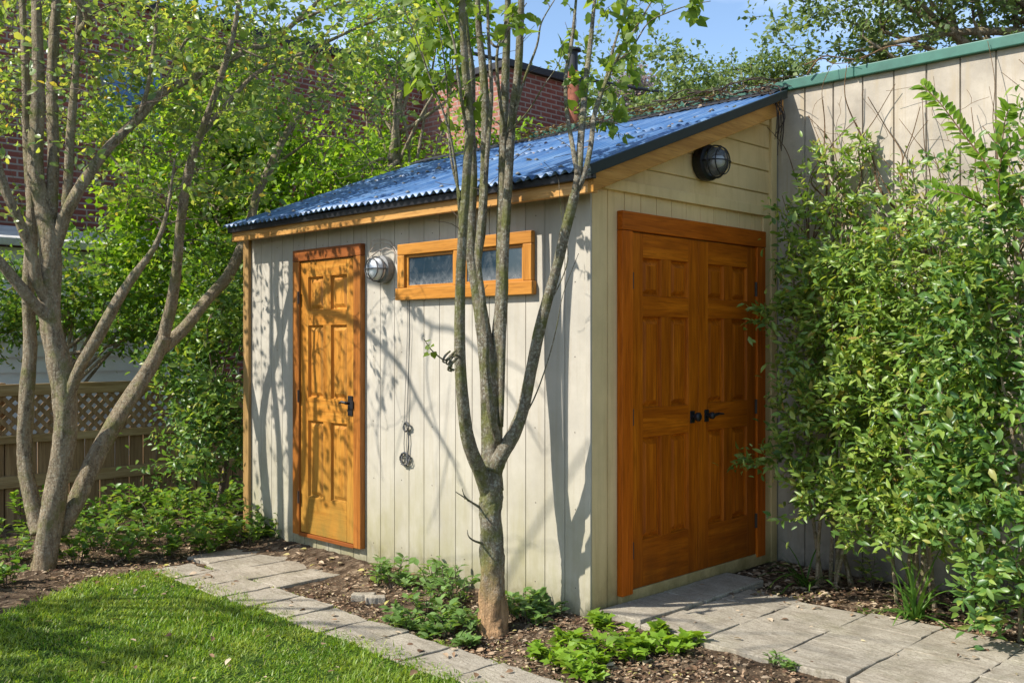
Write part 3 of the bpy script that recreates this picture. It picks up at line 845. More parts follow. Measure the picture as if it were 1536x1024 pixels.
SUNN = np.array([-.28, -.62, .72])
class Plant:
    """grows twigs from stem nodes to target points and hangs leaves on them"""
    def __init__(self, name, label, cat, loc, group=None):
        self.t = thing(name, label, cat, loc, group)
        self.np_ = []; self.nd = []; self.nr = []
        self.wood = MB(); self.tw = MB()
        self.LP = []; self.LD = []; self.LN = []; self.LL = []
    def stem(self, ctrl, rad, n=10, wob=.05, per=6, nodes=True):
        p = smooth_path(ctrl, per)
        r = np.interp(np.linspace(0, 1, len(p)), np.linspace(0, 1, len(rad)), rad)
        self.wood.tube(p, r, n, True, wob)
        if nodes:
            d = norm(np.gradient(p, axis=0))
            k = 2 if len(p) > 6 else 1
            self.np_ += list(p[::k]); self.nd += list(d[::k]); self.nr += list(r[::k])
    def grow(self, targets, leaf=.05, gap=.035, r0=.004, up=.35, leaf_from=.35, droop=.25, minz=-9, pairs=True, wander=.12, lmax=30, side=.9, tip_r=.0012, flat=.35):
        T = np.asarray(targets, float)
        S = np.array(self.np_)
        dmin = np.array([np.min(np.linalg.norm(S - t, axis=1)) for t in T])
        Np = list(self.np_); cap = len(Np) + len(T) * 8 + 10
        A = np.zeros((cap, 3)); A[:len(Np)] = S; cnt = len(Np)
        Dv = list(self.nd); Rv = list(self.nr)
        for ti in np.argsort(dmin):
            t = T[ti]
            dv = A[:cnt] - t
            dist = np.sqrt((dv ** 2).sum(1)) + .8 * np.maximum(0, dv[:, 2] + .05)
            j = int(np.argmin(dist)); s = A[j]; L = np.linalg.norm(t - s)
            if L < .02: continue
            pd = Dv[j]
            c1 = s + L * .35 * norm(norm(t - s) * .7 + pd * .6 + np.array([0, 0, up]) * .5) + rng.normal(0, wander * L * .35, 3)
            c2 = s + (t - s) * .7 + np.array([0, 0, up * .12 * L]) + rng.normal(0, wander * L * .45, 3)
            n = max(4, min(9, int(L / .07) + 3))
            q = np.linspace(0, 1, n)[:, None]
            pts = (1 - q) ** 3 * s + 3 * (1 - q) ** 2 * q * c1 + 3 * (1 - q) * q * q * c2 + q ** 3 * t
            ra = min(Rv[j] * .75, r0 * (.6 + 1.3 * L)); ra = max(ra, tip_r * 1.2)
            rad = np.linspace(ra, tip_r, n)
            self.tw.tube(pts, rad, 5, False)
            dd = norm(np.gradient(pts, axis=0))
            k0 = 1
            for i in range(k0, n, 1 if n < 6 else 2):
                if cnt < cap:
                    A[cnt] = pts[i]; Dv.append(dd[i]); Rv.append(rad[i]); cnt += 1
            if leaf > 0:
                nl = int(L * (1 - leaf_from) / gap) + 2
                nl = min(nl, lmax)
                for k in range(nl):
                    f = leaf_from + (1 - leaf_from) * (k + rng.uniform(0, .6)) / nl
                    f = min(f, 1.0)
                    x_ = f * (n - 1); i = min(int(x_), n - 2); fr = x_ - i
                    p = pts[i] * (1 - fr) + pts[i + 1] * fr; d = dd[i]
                    sd = np.cross(d, np.array([0, 0, 1.0])) + rng.normal(0, .25, 3); sd /= np.linalg.norm(sd) + 1e-6
                    for sg in ((1, -1) if pairs else ((1,) if k % 2 else (-1,))):
                        ld = d * (1 - side * .6) + sg * sd * side + rng.normal(0, .3, 3) + np.array([0, 0, -droop])
                        self.LP.append(p); self.LD.append(ld)
                        self.LN.append(SUNN + rng.normal(0, flat, 3)); self.LL.append(leaf * rng.uniform(.45, 1.2))
                self.LP.append(t); self.LD.append(dd[-1] + rng.normal(0, .25, 3)); self.LN.append(SUNN + rng.normal(0, flat, 3)); self.LL.append(leaf)
    def loose(self, pts, leaf, up=.3, flat=.8):
        for p in pts:
            self.LP.append(p); self.LD.append(rng.normal(0, 1, 3) + np.array([0, 0, up])); self.LN.append(SUNN + rng.normal(0, flat, 3)); self.LL.append(leaf * rng.uniform(.6, 1.2))
    def finish(self, bark, twig, leafmat, tmpl, ratio=.6, names=('trunk', 'branches', 'crown'), dup=0, spread=.05, keep=None):
        n0 = len(self.wood.v)
        self.wood.v += self.tw.v
        self.wood.f += [tuple(i + n0 for i in f) for f in self.tw.f]
        self.wood.m += [1] * len(self.tw.f)
        if self.wood.v: self.wood.build(names[0], [bark, twig], self.t, smooth=True)
        if self.LP and keep:
            A = np.array(self.LP)
            wx = A[:, 0] - .47 * A[:, 1]; wz = A[:, 2] + 1.06 * A[:, 1]
            bad = (A[:, 1] < -.05) & (wx > -3.7) & (wx < .1) & (wz > -.6) & (wz < 2.35) & (rng.uniform(0, 1, len(A)) > keep)
            idx = np.nonzero(~bad)[0]
            self.LP = [self.LP[i] for i in idx]; self.LD = [self.LD[i] for i in idx]; self.LN = [self.LN[i] for i in idx]; self.LL = [self.LL[i] for i in idx]
        if self.LP:
            L = np.array(self.LL)
            if dup:
                n = len(L); A = np.array(self.LP); D = norm(np.array(self.LD)); N = np.array(self.LN)
                for k in range(dup):
                    self.LP = self.LP + list(A + rng.normal(0, spread, (n, 3)))
                    self.LD = self.LD + list(D + rng.normal(0, .5, (n, 3))); self.LN = self.LN + list(N + rng.normal(0, .3, (n, 3)))
                    L = np.concatenate([L, L[:n] * rng.uniform(.7, 1.1, n)])
            leaf_mesh(names[2], self.LP, self.LD, self.LN, L, L * ratio * rng.uniform(.8, 1.2, len(L)), tmpl, leafmat, self.t)
        return self.t

def pix_targets(boxes):
    out = []
    for (x0, x1, y0, y1, d0, d1, n) in boxes:
        for _ in range(n):
            out.append(P(rng.uniform(x0, x1), rng.uniform(y0, y1), rng.uniform(d0, d1)))
    return out

def clump_targets(c, r, n, nc=8, tight=.35):
    """targets gathered in clumps inside an ellipsoid, so the crown has gaps"""
    c = np.array(c); r = np.array(r)
    cs = []
    while len(cs) < nc:
        q = rng.uniform(-1, 1, 3)
        if .2 < np.linalg.norm(q) < 1: cs.append(q)
    out = []
    for _ in range(n):
        q = cs[rng.integers(nc)] + rng.normal(0, tight, 3)
        out.append(c + r * q)
    return out

def stem_px(pl):
    return [P(*q) for q in pl]

# ------------------------------------------------------------------ the tree in front of the shed
def middle_tree():
    base = P(740, 952, 5.33)
    t = Plant('young_tree', 'slim many-stemmed tree with peeling lichen bark growing before the shed wall', 'tree', (base[0], base[1], -.075))
    d = 5.36
    t.stem(stem_px([(741, 962, d), (740, 940, d), (739, 890, d), (738, 830, d), (736, 775, d), (737, 730, d), (738, 690, d)]), [.115, .086, .072, .064, .061, .061, .053], 24, .085, 12)
    R = t.stem
    R(stem_px([(733, 745, d), (722, 712, 5.30), (703, 662, 5.18), (694, 600, 5.10), (690, 530, 5.06), (690, 440, 5.04), (694, 350, 5.02), (700, 260, 5.0), (704, 180, 5.0), (697, 90, 4.98), (693, 20, 4.96), (690, -90, 4.9)]),
      [.043, .040, .036, .032, .029, .026, .024, .022, .022, .02, .017, .01], 12, .04, 6)
    R(stem_px([(737, 735, d), (736, 690, d + .04), (734, 600, d + .08), (730, 530, d + .1), (718, 450, d + .12), (707, 380, d + .12), (706, 330, d + .13), (709, 260, d + .14), (706, 190, d + .15), (706, 110, d + .16), (698, 40, d + .18), (694, -60, d + .2)]),
      [.056, .054, .05, .045, .038, .032, .029, .027, .026, .024, .019, .012], 14, .05, 6)
    R(stem_px([(741, 735, d), (740, 680, d + .06), (741, 590, d + .1), (747, 515, d + .12), (753, 430, d + .12), (753, 340, d + .12), (755, 250, d + .12), (757, 150, d + .1), (760, 60, d + .1), (764, -60, d + .1)]),
      [.054, .051, .046, .042, .036, .031, .028, .024, .02, .012], 14, .05, 6)
    R(stem_px([(752, 640, d + .05), (755, 420, d + .06), (764, 250, d + .02), (769, 170, d), (777, 110, d - .02), (781, 20, d - .04), (784, -60, d - .05)]), [.012, .026, .024, .023, .022, .02, .013], 12, .04, 6)
    R(stem_px([(712, 410, d + .12), (722, 345, d + .1), (726, 270, d + .1), (728, 200, d + .1), (727, 140, d + .1), (724, 100, d + .1), (718, 40, d + .12), (714, -60, d + .12)]), [.024, .026, .024, .024, .024, .022, .018, .012], 12, .04, 6)
    R(stem_px([(749, 662, d - .04), (737, 622, d - .14), (729, 545, d - .2), (729, 500, d - .22), (723, 440, d - .24), (718, 400, d - .24), (721, 350, d - .25), (726, 300, d - .25), (731, 230, d - .26), (737, 140, d - .26), (733, 60, d - .26), (730, -40, d - .26)]),
      [.022, .021, .019, .018, .016, .015, .014, .013, .012, .011, .009, .006], 9, .04, 5)
    R(stem_px([(741, 705, d - .02), (752, 682, d - .03), (768, 655, d - .06), (785, 612, d - .09), (797, 555, d - .13), (808, 500, d - .17), (824, 440, d - .22), (838, 390, d - .26), (850, 340, d - .3), (862, 292, d - .34)]),
      [.048, .043, .038, .033, .031, .03, .028, .027, .026, .025], 13, .05, 6)
    R(stem_px([(862, 296, d - .34), (868, 255, d - .34), (872, 200, d - .2), (878, 130, d + .05), (886, 60, d + .25), (895, -30, d + .4)]), [.022, .02, .019, .017, .013, .008], 10, .04, 6)
    R(stem_px([(862, 292, d - .34), (876, 262, d - .35), (886, 220, d - .26), (892, 170, d - .1), (906, 130, d + .05), (924, 90, d + .18), (955, 40, d + .3), (985, -10, d + .4)]), [.018, .015, .014, .013, .011, .009, .006, .004], 9, .04, 6)
    R(stem_px([(866, 262, d - .36), (858, 215, d - .28), (850, 165, d - .12), (849, 110, d + .05), (858, 60, d + .2), (866, -20, d + .3)]), [.013, .012, .011, .011, .01, .006], 8, .04, 5)
    R(stem_px([(893, 172, d - .1), (906, 130, d + .05), (918, 80, d + .2), (930, 40, d + .3), (944, -10, d + .36)]), [.009, .009, .008, .006, .004], 7, .04, 5)
    R(stem_px([(922, 95, d + .18), (948, 72, d + .2), (972, 35, d + .22), (1000, 20, d + .24), (1035, 8, d + .24), (1066, 2, d + .24)]), [.006, .005, .004, .004, .003, .002], 6, .04, 5)
    for pl, r in (([(690, 330, 5.02), (684, 255, 5.0), (672, 190, 4.95), (650, 130, 4.9), (628, 70, 4.85), (605, 10, 4.8)], .009),
                  ([(692, 300, 5.0), (676, 235, 5.02), (672, 150, 5.05), (665, 80, 5.05), (655, 10, 5.1)], .008),
                  ([(700, 200, 5.0), (688, 120, 4.9), (680, 60, 4.9), (662, 15, 4.9), (640, -20, 4.9)], .010),
                  ([(757, 205, d), (745, 90, d - .1), (760, 40, d - .1), (778, 10, d - .15)], .011),
                  ([(768, 195, d), (783, 130, d - .05), (805, 70, d - .1), (812, 35, d - .1), (832, 0, d - .1)], .010),
                  ([(760, 200, d), (790, 170, d - .1), (815, 130, d - .2), (838, 95, d - .25), (845, 60, d - .3)], .005),
                  ([(733, 60, d - .2), (748, 70, d - .2), (770, 35, d - .1), (790, 5, d)], .009),
                  ([(816, 470, d - .2), (842, 420, d - .26), (852, 380, d - .3), (842, 320, d - .3), (838, 270, d - .3)], .004),
                  ([(768, 655, d - .06), (800, 600, d - .1), (822, 540, d - .14), (835, 490, d - .2), (845, 440, d - .24), (868, 380, d - .28)], .005)):
        c = stem_px(pl); t.stem(c, [r, r * .8, r * .6, r * .4, r * .3], 6, .03, 5)
    # short dead stubs low on the trunk and the leafy tuft on the left stem
    for pl, r in (([(722, 762, d - .02), (706, 752, d - .08), (694, 744, d - .13), (683, 737, d - .16)], .008), ([(703, 751, d - .09), (696, 742, d - .10), (693, 732, d - .11)], .006),
                  ([(725, 815, d - .02), (712, 811, d - .09), (703, 804, d - .12), (701, 794, d - .12)], .008)):
        t.stem(stem_px(pl), [r, r * .7, r * .45, r * .25], 7, .08, 4, nodes=False)
    t.stem(stem_px([(692, 535, 5.06), (678, 532, 4.98), (668, 540, 4.95), (655, 532, 4.93), (645, 522, 4.9), (634, 505, 4.9)]), [.006, .006, .005, .004, .003, .002], 6, .1, 4, nodes=False)
    for k in range(7):
        c0 = (676 + random.uniform(-8, 6), 538 + random.uniform(-8, 8))
        t.stem(stem_px([(c0[0] + 7, c0[1] - 6, 4.98), (c0[0], c0[1], 4.95), (c0[0] - 4, c0[1] + 9, 4.96), (c0[0] + 2, c0[1] + 12, 4.97)]), [.004, .006, .005, .003], 5, .1, 3, nodes=False)
    for (x, y) in ((642, 512), (646, 520), (640, 524), (650, 528), (643, 530)):
        t.LP.append(P(x, y, 4.9)); t.LD.append(rng.normal(0, .7, 3)); t.LN.append(np.array([.4, -.5, .6])); t.LL.append(.035)
    tg = pix_targets([(835, 960, -40, 120, 5.35, 5.9, 46), (855, 940, 90, 210, 5.2, 5.5, 22), (930, 1060, -30, 40, 5.3, 5.8, 24),
                      (600, 700, -40, 140, 4.75, 5.3, 40), (640, 720, 100, 210, 4.9, 5.3, 6), (700, 830, -40, 60, 4.9, 5.6, 26),
                      (600, 900, -240, -40, 4.8, 5.6, 16)])
    t.grow(tg, .060, .042, .004, .4, .4, .75, pairs=False, flat=1.1)
    tg = pix_targets([(630, 710, 60, 330, 4.8, 5.2, 14), (770, 840, 20, 250, 4.9, 5.3, 14), (840, 960, 20, 200, 5.2, 5.7, 14), (690, 780, 150, 450, 5.0, 5.2, 6)])
    t.grow(tg, 0, .05, .003, .4, .7)
    t.finish(M['bark_mid'], M['twig'], M['leaf_mid'], T_HEART, .85)
middle_tree()

# ------------------------------------------------------------------ the big many-stemmed tree beside the lawn
def left_tree():
    d = 6.9
    base = P(68, 852, d)
    t = Plant('old_tree', 'large many-stemmed tree with grey mottled bark at the edge of the lawn', 'tree', (base[0], base[1], -.075))
    S = lambda pl, r, n=14, w=.085: t.stem(stem_px(pl), [q * .9 for q in r], n, w, 6)
    S([(62, 866, d), (68, 840, d), (77, 775, d), (88, 715, d), (97, 655, d), (97, 590, d), (86, 535, d), (77, 490, d), (74, 440, d), (75, 365, d), (62, 300, d), (53, 250, d), (57, 150, d), (56, 50, d), (50, -120, d)],
      [.105, .095, .088, .082, .092, .088, .085, .083, .080, .077, .065, .058, .05, .042, .02], 18)
    S([(58, 800, d + .05), (52, 770, d + .08), (40, 712, d + .12), (37, 660, d + .12), (40, 600, d + .1), (45, 520, d + .1), (42, 440, d + .1), (48, 350, d + .12), (46, 290, d + .15), (40, 200, d + .2), (38, 100, d + .2), (30, -60, d + .2)],
      [.06, .062, .060, .058, .056, .052, .048, .044, .04, .034, .03, .018], 14)
    S([(78, 480, d - .03), (58, 462, d - .08), (38, 440, d - .15), (18, 415, d - .2), (-5, 388, d - .25), (-60, 340, d - .3), (-140, 240, d - .35), (-220, 80, d - .4)], [.05, .045, .042, .04, .038, .034, .028, .018], 12)
    S([(72, 455, d - .02), (55, 420, d - .1), (46, 375, d - .14), (28, 330, d - .2), (8, 285, d - .25), (-8, 230, d - .28), (-30, 120, d - .3), (-60, -40, d - .3)], [.045, .042, .04, .037, .034, .03, .024, .016], 12)
    S([(78, 385, d), (95, 330, d), (110, 300, d - .02), (140, 250, d + .06), (172, 212, d + .14), (205, 180, d + .22), (240, 142, d + .32), (300, 112, d + .5), (342, 92, d + .6), (375, 73, d + .7), (404, 67, d + .8), (445, 32, d + .9), (490, -10, d + 1), (540, -70, d + 1.1)],
      [.055, .05, .046, .042, .04, .036, .034, .03, .027, .025, .022, .02, .016, .01], 12)
    S([(98, 325, d), (101, 290, d), (105, 215, d), (112, 125, d), (118, 50, d), (124, -60, d)], [.04, .036, .033, .03, .026, .016], 10)
    S([(75, 330, d), (80, 240, d + .1), (78, 130, d + .2), (82, 40, d + .2), (90, -80, d + .2)], [.05, .045, .042, .04, .03], 12)
    S([(98, 610, d), (118, 555, d - .05), (145, 508, d - .1), (172, 458, d - .12), (200, 415, d - .1), (232, 370, d - .05), (250, 320, d), (262, 240, d)], [.05, .046, .044, .040, .036, .02, .014, .008], 12)
    S([(85, 800, d + .1), (112, 756, d + .15), (145, 682, d + .3), (188, 608, d + .45), (228, 545, d + .6), (247, 505, d + .65)], [.075, .075, .07, .066, .064, .06], 14)
    S([(244, 512, d + .65), (258, 450, d + .6), (266, 395, d + .5), (272, 325, d + .4), (285, 250, d + .3), (305, 190, d + .2), (330, 120, d + .1), (350, 50, d), (365, -40, d)], [.05, .046, .042, .038, .034, .03, .026, .02, .012], 12)
    S([(240, 525, d + .66), (278, 490, d + .85), (312, 448, d + 1.1), (345, 408, d + 1.35), (372, 345, d + 1.6), (386, 290, d + 1.75), (404, 255, d + 1.8), (424, 210, d + 1.85), (446, 176, d + 1.9), (475, 140, d + 2), (520, 110, d + 2)], [.058, .055, .052, .05, .047, .043, .04, .035, .028, .02, .01], 12)
    S([(300, 205, d + .22), (320, 180, d + .3), (350, 145, d + .4), (385, 110, d + .5), (430, 91, d + .6), (489, 64, d + .75), (540, 40, d + .85), (577, 23, d + .9), (640, -30, d + 1)], [.022, .021, .02, .018, .017, .015, .012, .01, .005], 9)
    S([(240, 143, d + .32), (280, 60, d + .3), (320, 62, d + .3), (366, 76, d + .2), (401, 92, d + .2)], [.014, .012, .011, .009, .006], 8)
    S([(405, 255, d + 1.8), (440, 228, d + 1.7), (480, 205, d + 1.6), (530, 215, d + 1.5), (560, 250, d + 1.5)], [.014, .012, .01, .007, .004], 7)
    S([(205, 182, d + .22), (222, 130, d + .2), (232, 60, d + .2), (240, -30, d + .2)], [.02, .018, .015, .01], 8)
    S([(445, 33, d + .9), (500, 10, d + .8), (560, -5, d + .8), (620, -15, d + .8)], [.014, .011, .008, .004], 8)
    # drooping limbs above the frame; their long shadows cross the wall
    def limb(path, s, r):
        pts = []
        for (x, y), q in zip(path, s):
            wp = onA(x, y); pts.append(wp - q * np.array([.47, 1.0, -1.06]))
        t.stem(pts, r, 8, .06, 6)
        return pts
    a = limb([(470, 470), (512, 478), (549, 498), (579, 526), (607, 559), (624, 594), (645, 632), (673, 678), (701, 744)], [2.2, 2.4, 2.6, 2.65, 2.7, 2.7, 2.7, 2.7, 2.7], [.026, .024, .022, .02, .018, .015, .012, .009, .005])
    t.stem([P(118, 50, d), P(118, 0, d - .3), np.array(a[0]) + [-.2, .1, .5], a[0]], [.03, .03, .028, .026], 8, .05, 6)
    bq = limb([(549, 420), (590, 435), (612, 463), (648, 489), (682, 496), (720, 530), (770, 600), (815, 680)], [2.5, 2.6, 2.6, 2.6, 2.65, 2.7, 2.7, 2.7], [.02, .018, .016, .014, .012, .01, .008, .004])
    t.stem([a[0], np.array(a[0]) + [.2, -.1, .25], bq[0]], [.024, .022, .02], 8, .05, 6)
    limb([(579, 526), (574, 580), (566, 650), (575, 720)], [2.65, 2.6, 2.55, 2.5], [.010, .008, .006, .003])
    limb([(624, 594), (604, 640), (590, 700)], [2.7, 2.7, 2.7], [.007, .005, .003])
    limb([(648, 489), (640, 560), (655, 640), (690, 700)], [2.6, 2.5, 2.5, 2.5], [.009, .007, .005, .003])
    limb([(673, 678), (660, 740), (640, 800)], [2.7, 2.75, 2.8], [.006, .004, .003])
    limb([(720, 530), (790, 560), (850, 650)], [2.7, 2.8, 2.8], [.007, .005, .003])
    web = []
    for _ in range(46):
        wp = onA(rng.uniform(400, 870), rng.uniform(470, 850)); web.append(wp - rng.uniform(2.2, 3.0) * np.array([.47, 1.0, -1.06]))
    t.grow(web, 0, .05, .0075, .1, .7, wander=.25, tip_r=.002)
    # bare grey twigs hanging inside the crown
    tg = pix_targets([(120, 400, 80, 330, 6.0, 7.0, 80), (0, 640, -20, 150, 5.8, 7.0, 60), (430, 620, 110, 280, 6.6, 8.0, 70), (230, 330, 250, 420, 6.8, 7.4, 10)])
    t.grow(tg, 0, .05, .006, .1, .7, wander=.3, tip_r=.0018)
    # leafy twigs: denser high and to the left, thinner towards the shed
    tg = pix_targets([(-260, 260, -60, 110, 5.9, 7.8, 330), (250, 480, -60, 100, 6.8, 8.6, 240), (470, 640, -60, 90, 7.0, 8.6, 120), (400, 620, 70, 175, 7.2, 8.8, 80),
                      (-200, 140, 100, 220, 6.1, 7.6, 120), (140, 400, 90, 200, 6.5, 8.4, 170), (120, 420, 190, 300, 6.3, 8.0, 70),
                      (-160, 90, 220, 330, 6.3, 7.6, 24), (-60, 300, -60, 210, 7.2, 9.0, 260), (280, 420, 60, 160, 7.2, 8.8, 60), (160, 400, 200, 330, 7.6, 9.0, 60)])
    t.grow(tg, .068, .034, .004, .3, .35, .35, flat=.8, pairs=False)
    tg = pix_targets([(-420, 330, -420, -60, 6.4, 8.8, 70)])
    t.grow(tg, .056, .05, .005, .3, .4, .3, flat=.6, pairs=False)
    t.finish(M['bark_left'], M['twig'], M['leaf_left'], T_OVATE, .66, dup=1, spread=.07, keep=.2)
left_tree()

# ------------------------------------------------------------------ shrubs by the boundary wall
def wall_shrub(label, base, stems, boxes, leaf, leafmat, ratio, seed, gap=.04, bare=None, name='shrub', twig='twig_brown', droop=.15, flat=.45):
    global rng
    rng = np.random.default_rng(seed)
    t = Plant(name, label, 'shrub', (base[0], base[1], 0))
    for (x1, y1, z1) in stems:
        b0 = np.array([base[0] + rng.normal(0, .09), base[1] + rng.normal(0, .06), -.03])
        e = np.array([x1, y1, z1]); mid = b0 + (e - b0) * .5 + np.array([0, 0, .12]) + rng.normal(0, .05, 3)
        q1 = b0 + (e - b0) * .2 + np.array([0, 0, .12]) + rng.normal(0, .02, 3)
        t.stem([b0, q1, mid, e], [.013, .011, .008, .004], 7, .06, 5)
    tg = []
    for (x0, x1, y0, y1, z0, z1, n) in boxes:
        for _ in range(n):
            tg.append((rng.uniform(x0, x1), rng.uniform(y0, y1), rng.uniform(z0, z1)))
    t.grow(tg, leaf, gap, .0035, .25, .25, droop, flat=flat)
    if bare:
        t.grow([(rng.uniform(a[0], a[1]), rng.uniform(a[2], a[3]), rng.uniform(a[4], a[5])) for a in bare for _ in range(a[6])], 0, .05, .003, .3, .5)
    return t.finish(M['bark_left'], M[twig], M[leafmat], T_OVATE, ratio, ('stem', 'branches', 'foliage'), dup=1, spread=.05)

wall_shrub('bushy yellow-green shrub crowding the tan corner board of the shed', (.66, 1.62),
           [(.35, 1.55, 1.3), (.5, 1.5, 1.9), (.7, 1.55, 2.2), (.85, 1.45, 1.6), (.45, 1.4, .9), (.8, 1.3, 1.1), (.62, 1.7, 2.4), (.3, 1.6, 2.2), (.95, 1.3, .8)],
           [(.46, 1.0, 1.15, 1.7, .55, 1.4, 190), (.34, .6, 1.45, 1.85, .8, 2.2, 70), (.46, 1.05, 1.2, 1.8, 1.4, 2.1, 190), (.36, 1.0, 1.5, 1.88, 2.05, 2.4, 36), (.25, .8, 1.62, 1.9, 2.35, 2.8, 34), (.22, .5, 1.38, 1.7, .75, 2.2, 80),
            (.12, .4, 1.22, 1.4, .72, .85, 9), (.12, .32, 1.38, 1.5, 1.62, 1.74, 6), (.2, .5, 1.4, 1.6, 2.28, 2.4, 6), (.5, 1.15, 1.1, 1.5, .4, .8, 75)],
           .066, 'leaf_bush', .46, 21, .042, bare=[(.2, .9, 1.75, 1.9, 2.4, 3.1, 22)])
wall_shrub('dense mid-green shrub in the middle of the row before the panel wall', (1.22, 1.50),
           [(.95, 1.4, 1.6), (1.1, 1.45, 2.1), (1.35, 1.4, 2.2), (1.5, 1.3, 1.7), (1.2, 1.2, 1.0), (1.45, 1.1, .9), (1.1, 1.3, 1.3), (1.3, 1.55, 2.3)],
           [(.85, 1.7, .98, 1.7, .55, 1.3, 220), (.85, 1.7, 1.0, 1.75, 1.25, 2.0, 240), (.85, 1.6, 1.25, 1.85, 1.95, 2.3, 70), (.95, 1.7, 1.0, 1.3, .36, .8, 90), (.8, 1.2, 1.1, 1.5, .6, 2.1, 90), (.95, 1.35, 1.6, 1.88, 2.2, 2.6, 14)],
           .062, 'leaf_bush', .46, 22, .042, bare=[(.8, 1.5, 1.75, 1.9, 2.3, 3.1, 16)])
wall_shrub('tall dark green shrub with large pointed leaves rising highest along the wall', (1.95, 1.20),
           [(1.65, 1.2, 1.8), (1.8, 1.15, 2.2), (1.6, 1.3, 2.45), (2.1, 1.1, 2.4), (1.9, .9, 1.2), (1.7, 1.0, 1.1), (2.2, 1.0, 1.8), (2.4, .9, 2.0)],
           [(1.45, 2.4, .80, 1.5, .9, 1.5, 190), (1.4, 2.5, .85, 1.6, 1.5, 2.15, 220), (1.5, 2.6, .9, 1.6, 2.1, 2.5, 90), (1.7, 2.6, .9, 1.6, 2.4, 2.75, 26), (1.62, 2.3, .75, 1.15, .12, .95, 150), (1.4, 1.7, .85, 1.2, .5, .95, 50), (1.3, 1.7, .9, 1.3, .6, 2.0, 90)],
           .07, 'leaf_dark', .48, 23, .042)
# the arching spray with large leaves
def spray():
    t = Plant('arching_shrub', 'arching spray of big glossy paired leaves reaching over the shrubs', 'shrub', (1.9, 1.42, 0))
    t.stem([(1.9, 1.42, -.03), (1.92, 1.4, .9), (1.86, 1.42, 1.8), (1.72, 1.44, 2.3)], [.014, .012, .010, .008], 8, .05, 6)
    p = [P(1510, 290, 5.0), P(1475, 240, 5.05), P(1440, 195, 5.1), P(1410, 155, 5.14), P(1385, 130, 5.18)]
    t.stem([(1.72, 1.44, 2.3)] + p, [.008, .006, .005, .004, .003, .002], 6, .04, 6)
    path = smooth_path([(1.72, 1.44, 2.3)] + p, 6); dd = norm(np.gradient(path, axis=0))
    for i in range(4, len(path), 1):
        sd = norm(np.cross(dd[i], np.array([.6, -.6, .3])))
        for sg in (1, -1):
            t.LP.append(path[i]); t.LD.append(dd[i] * .6 + sg * sd * .8 + rng.normal(0, .12, 3)); t.LN.append(np.array([.45, -.6, .55]) + rng.normal(0, .25, 3)); t.LL.append(.085 * rng.uniform(.8, 1.1))
    p2 = [P(1500, 300, 4.9), P(1520, 220, 4.92), P(1530, 180, 4.95)]
    for q in ([P(1460, 300, 5.0), P(1430, 290, 5.0), P(1405, 285, 5.02)], [P(1500, 300, 4.9), P(1505, 200, 4.95), P(1512, 165, 4.95)], [P(1500, 250, 4.9), P(1540, 200, 4.9), P(1580, 150, 4.85)]):
        pp = smooth_path([(1.78, 1.43, 2.1)] + q, 6); t.stem([(1.78, 1.43, 2.1)] + q, [.006, .004, .003, .002], 6, .04, 6); d2 = norm(np.gradient(pp, axis=0))
        for i in range(5, len(pp)):
            sd = norm(np.cross(d2[i], np.array([.6, -.6, .3])))
            for sg in (1, -1):
                t.LP.append(pp[i]); t.LD.append(d2[i] * .6 + sg * sd * .8 + rng.normal(0, .15, 3)); t.LN.append(np.array([.45, -.6, .55]) + rng.normal(0, .3, 3)); t.LL.append(.078 * rng.uniform(.8, 1.1))
    t.finish(M['twig_brown'], M['twig_brown'], M['leaf_back'], T_OVATE, .5, ('stem', 'branches', 'foliage'))
spray()

# strap-leaved plants
def strap_plant(base, label, n, Lr, seed, lean=(0, 0)):
    r = np.random.default_rng(seed)
    t = thing('daylily', label, 'plant', tuple(base), 'strap-leaved plants under the shrubs')
    b = MB()
    for k in range(n):
        az = r.uniform(0, 6.28); ln = r.uniform(*Lr); rise = r.uniform(.35, 1.05); w = r.uniform(.006, .011)
        dirh = np.array([math.cos(az) + lean[0], math.sin(az) + lean[1], 0]); dirh /= np.linalg.norm(dirh)
        sd = np.array([-dirh[1], dirh[0], 0])
        pts = []
        p0 = np.array(base) + r.normal(0, .018, 3) * np.array([1, 1, 0])
        for q in np.linspace(0, 1, 8):
            h = ln * (q * rise - .75 * q ** 2.6 * (1.25 - rise) * .9)
            pts.append(p0 + dirh * ln * (q * (1.15 - rise) + .25 * q ** 2) * .8 + np.array([0, 0, max(h, .012 if q > .3 else 0)]))
        i0 = len(b.v)
        for i, pnt in enumerate(pts):
            ww = w * (1 - (i / 7) ** 3) + .0006
            b.v.append(tuple(pnt - sd * ww)); b.v.append(tuple(pnt - np.array([0, 0, .3 * ww]))); b.v.append(tuple(pnt + sd * ww))
        for i in range(7):
            for j in (0, 1):
                b.f.append((i0 + i * 3 + j, i0 + i * 3 + j + 1, i0 + i * 3 + j + 4, i0 + i * 3 + j + 3)); b.m.append(0)
    b.build('leaves', M['strap'], t, smooth=True)
strap_plant((.53, 1.42, -.01), 'loose tuft of strap leaves near the end of the doorstep', 17, (.30, .55), 3, (-.2, -.2))
strap_plant((1.30, 1.16, -.01), 'upright clump of narrow strap leaves in the mulch by the paving', 40, (.28, .50), 4, (-.2, .1))

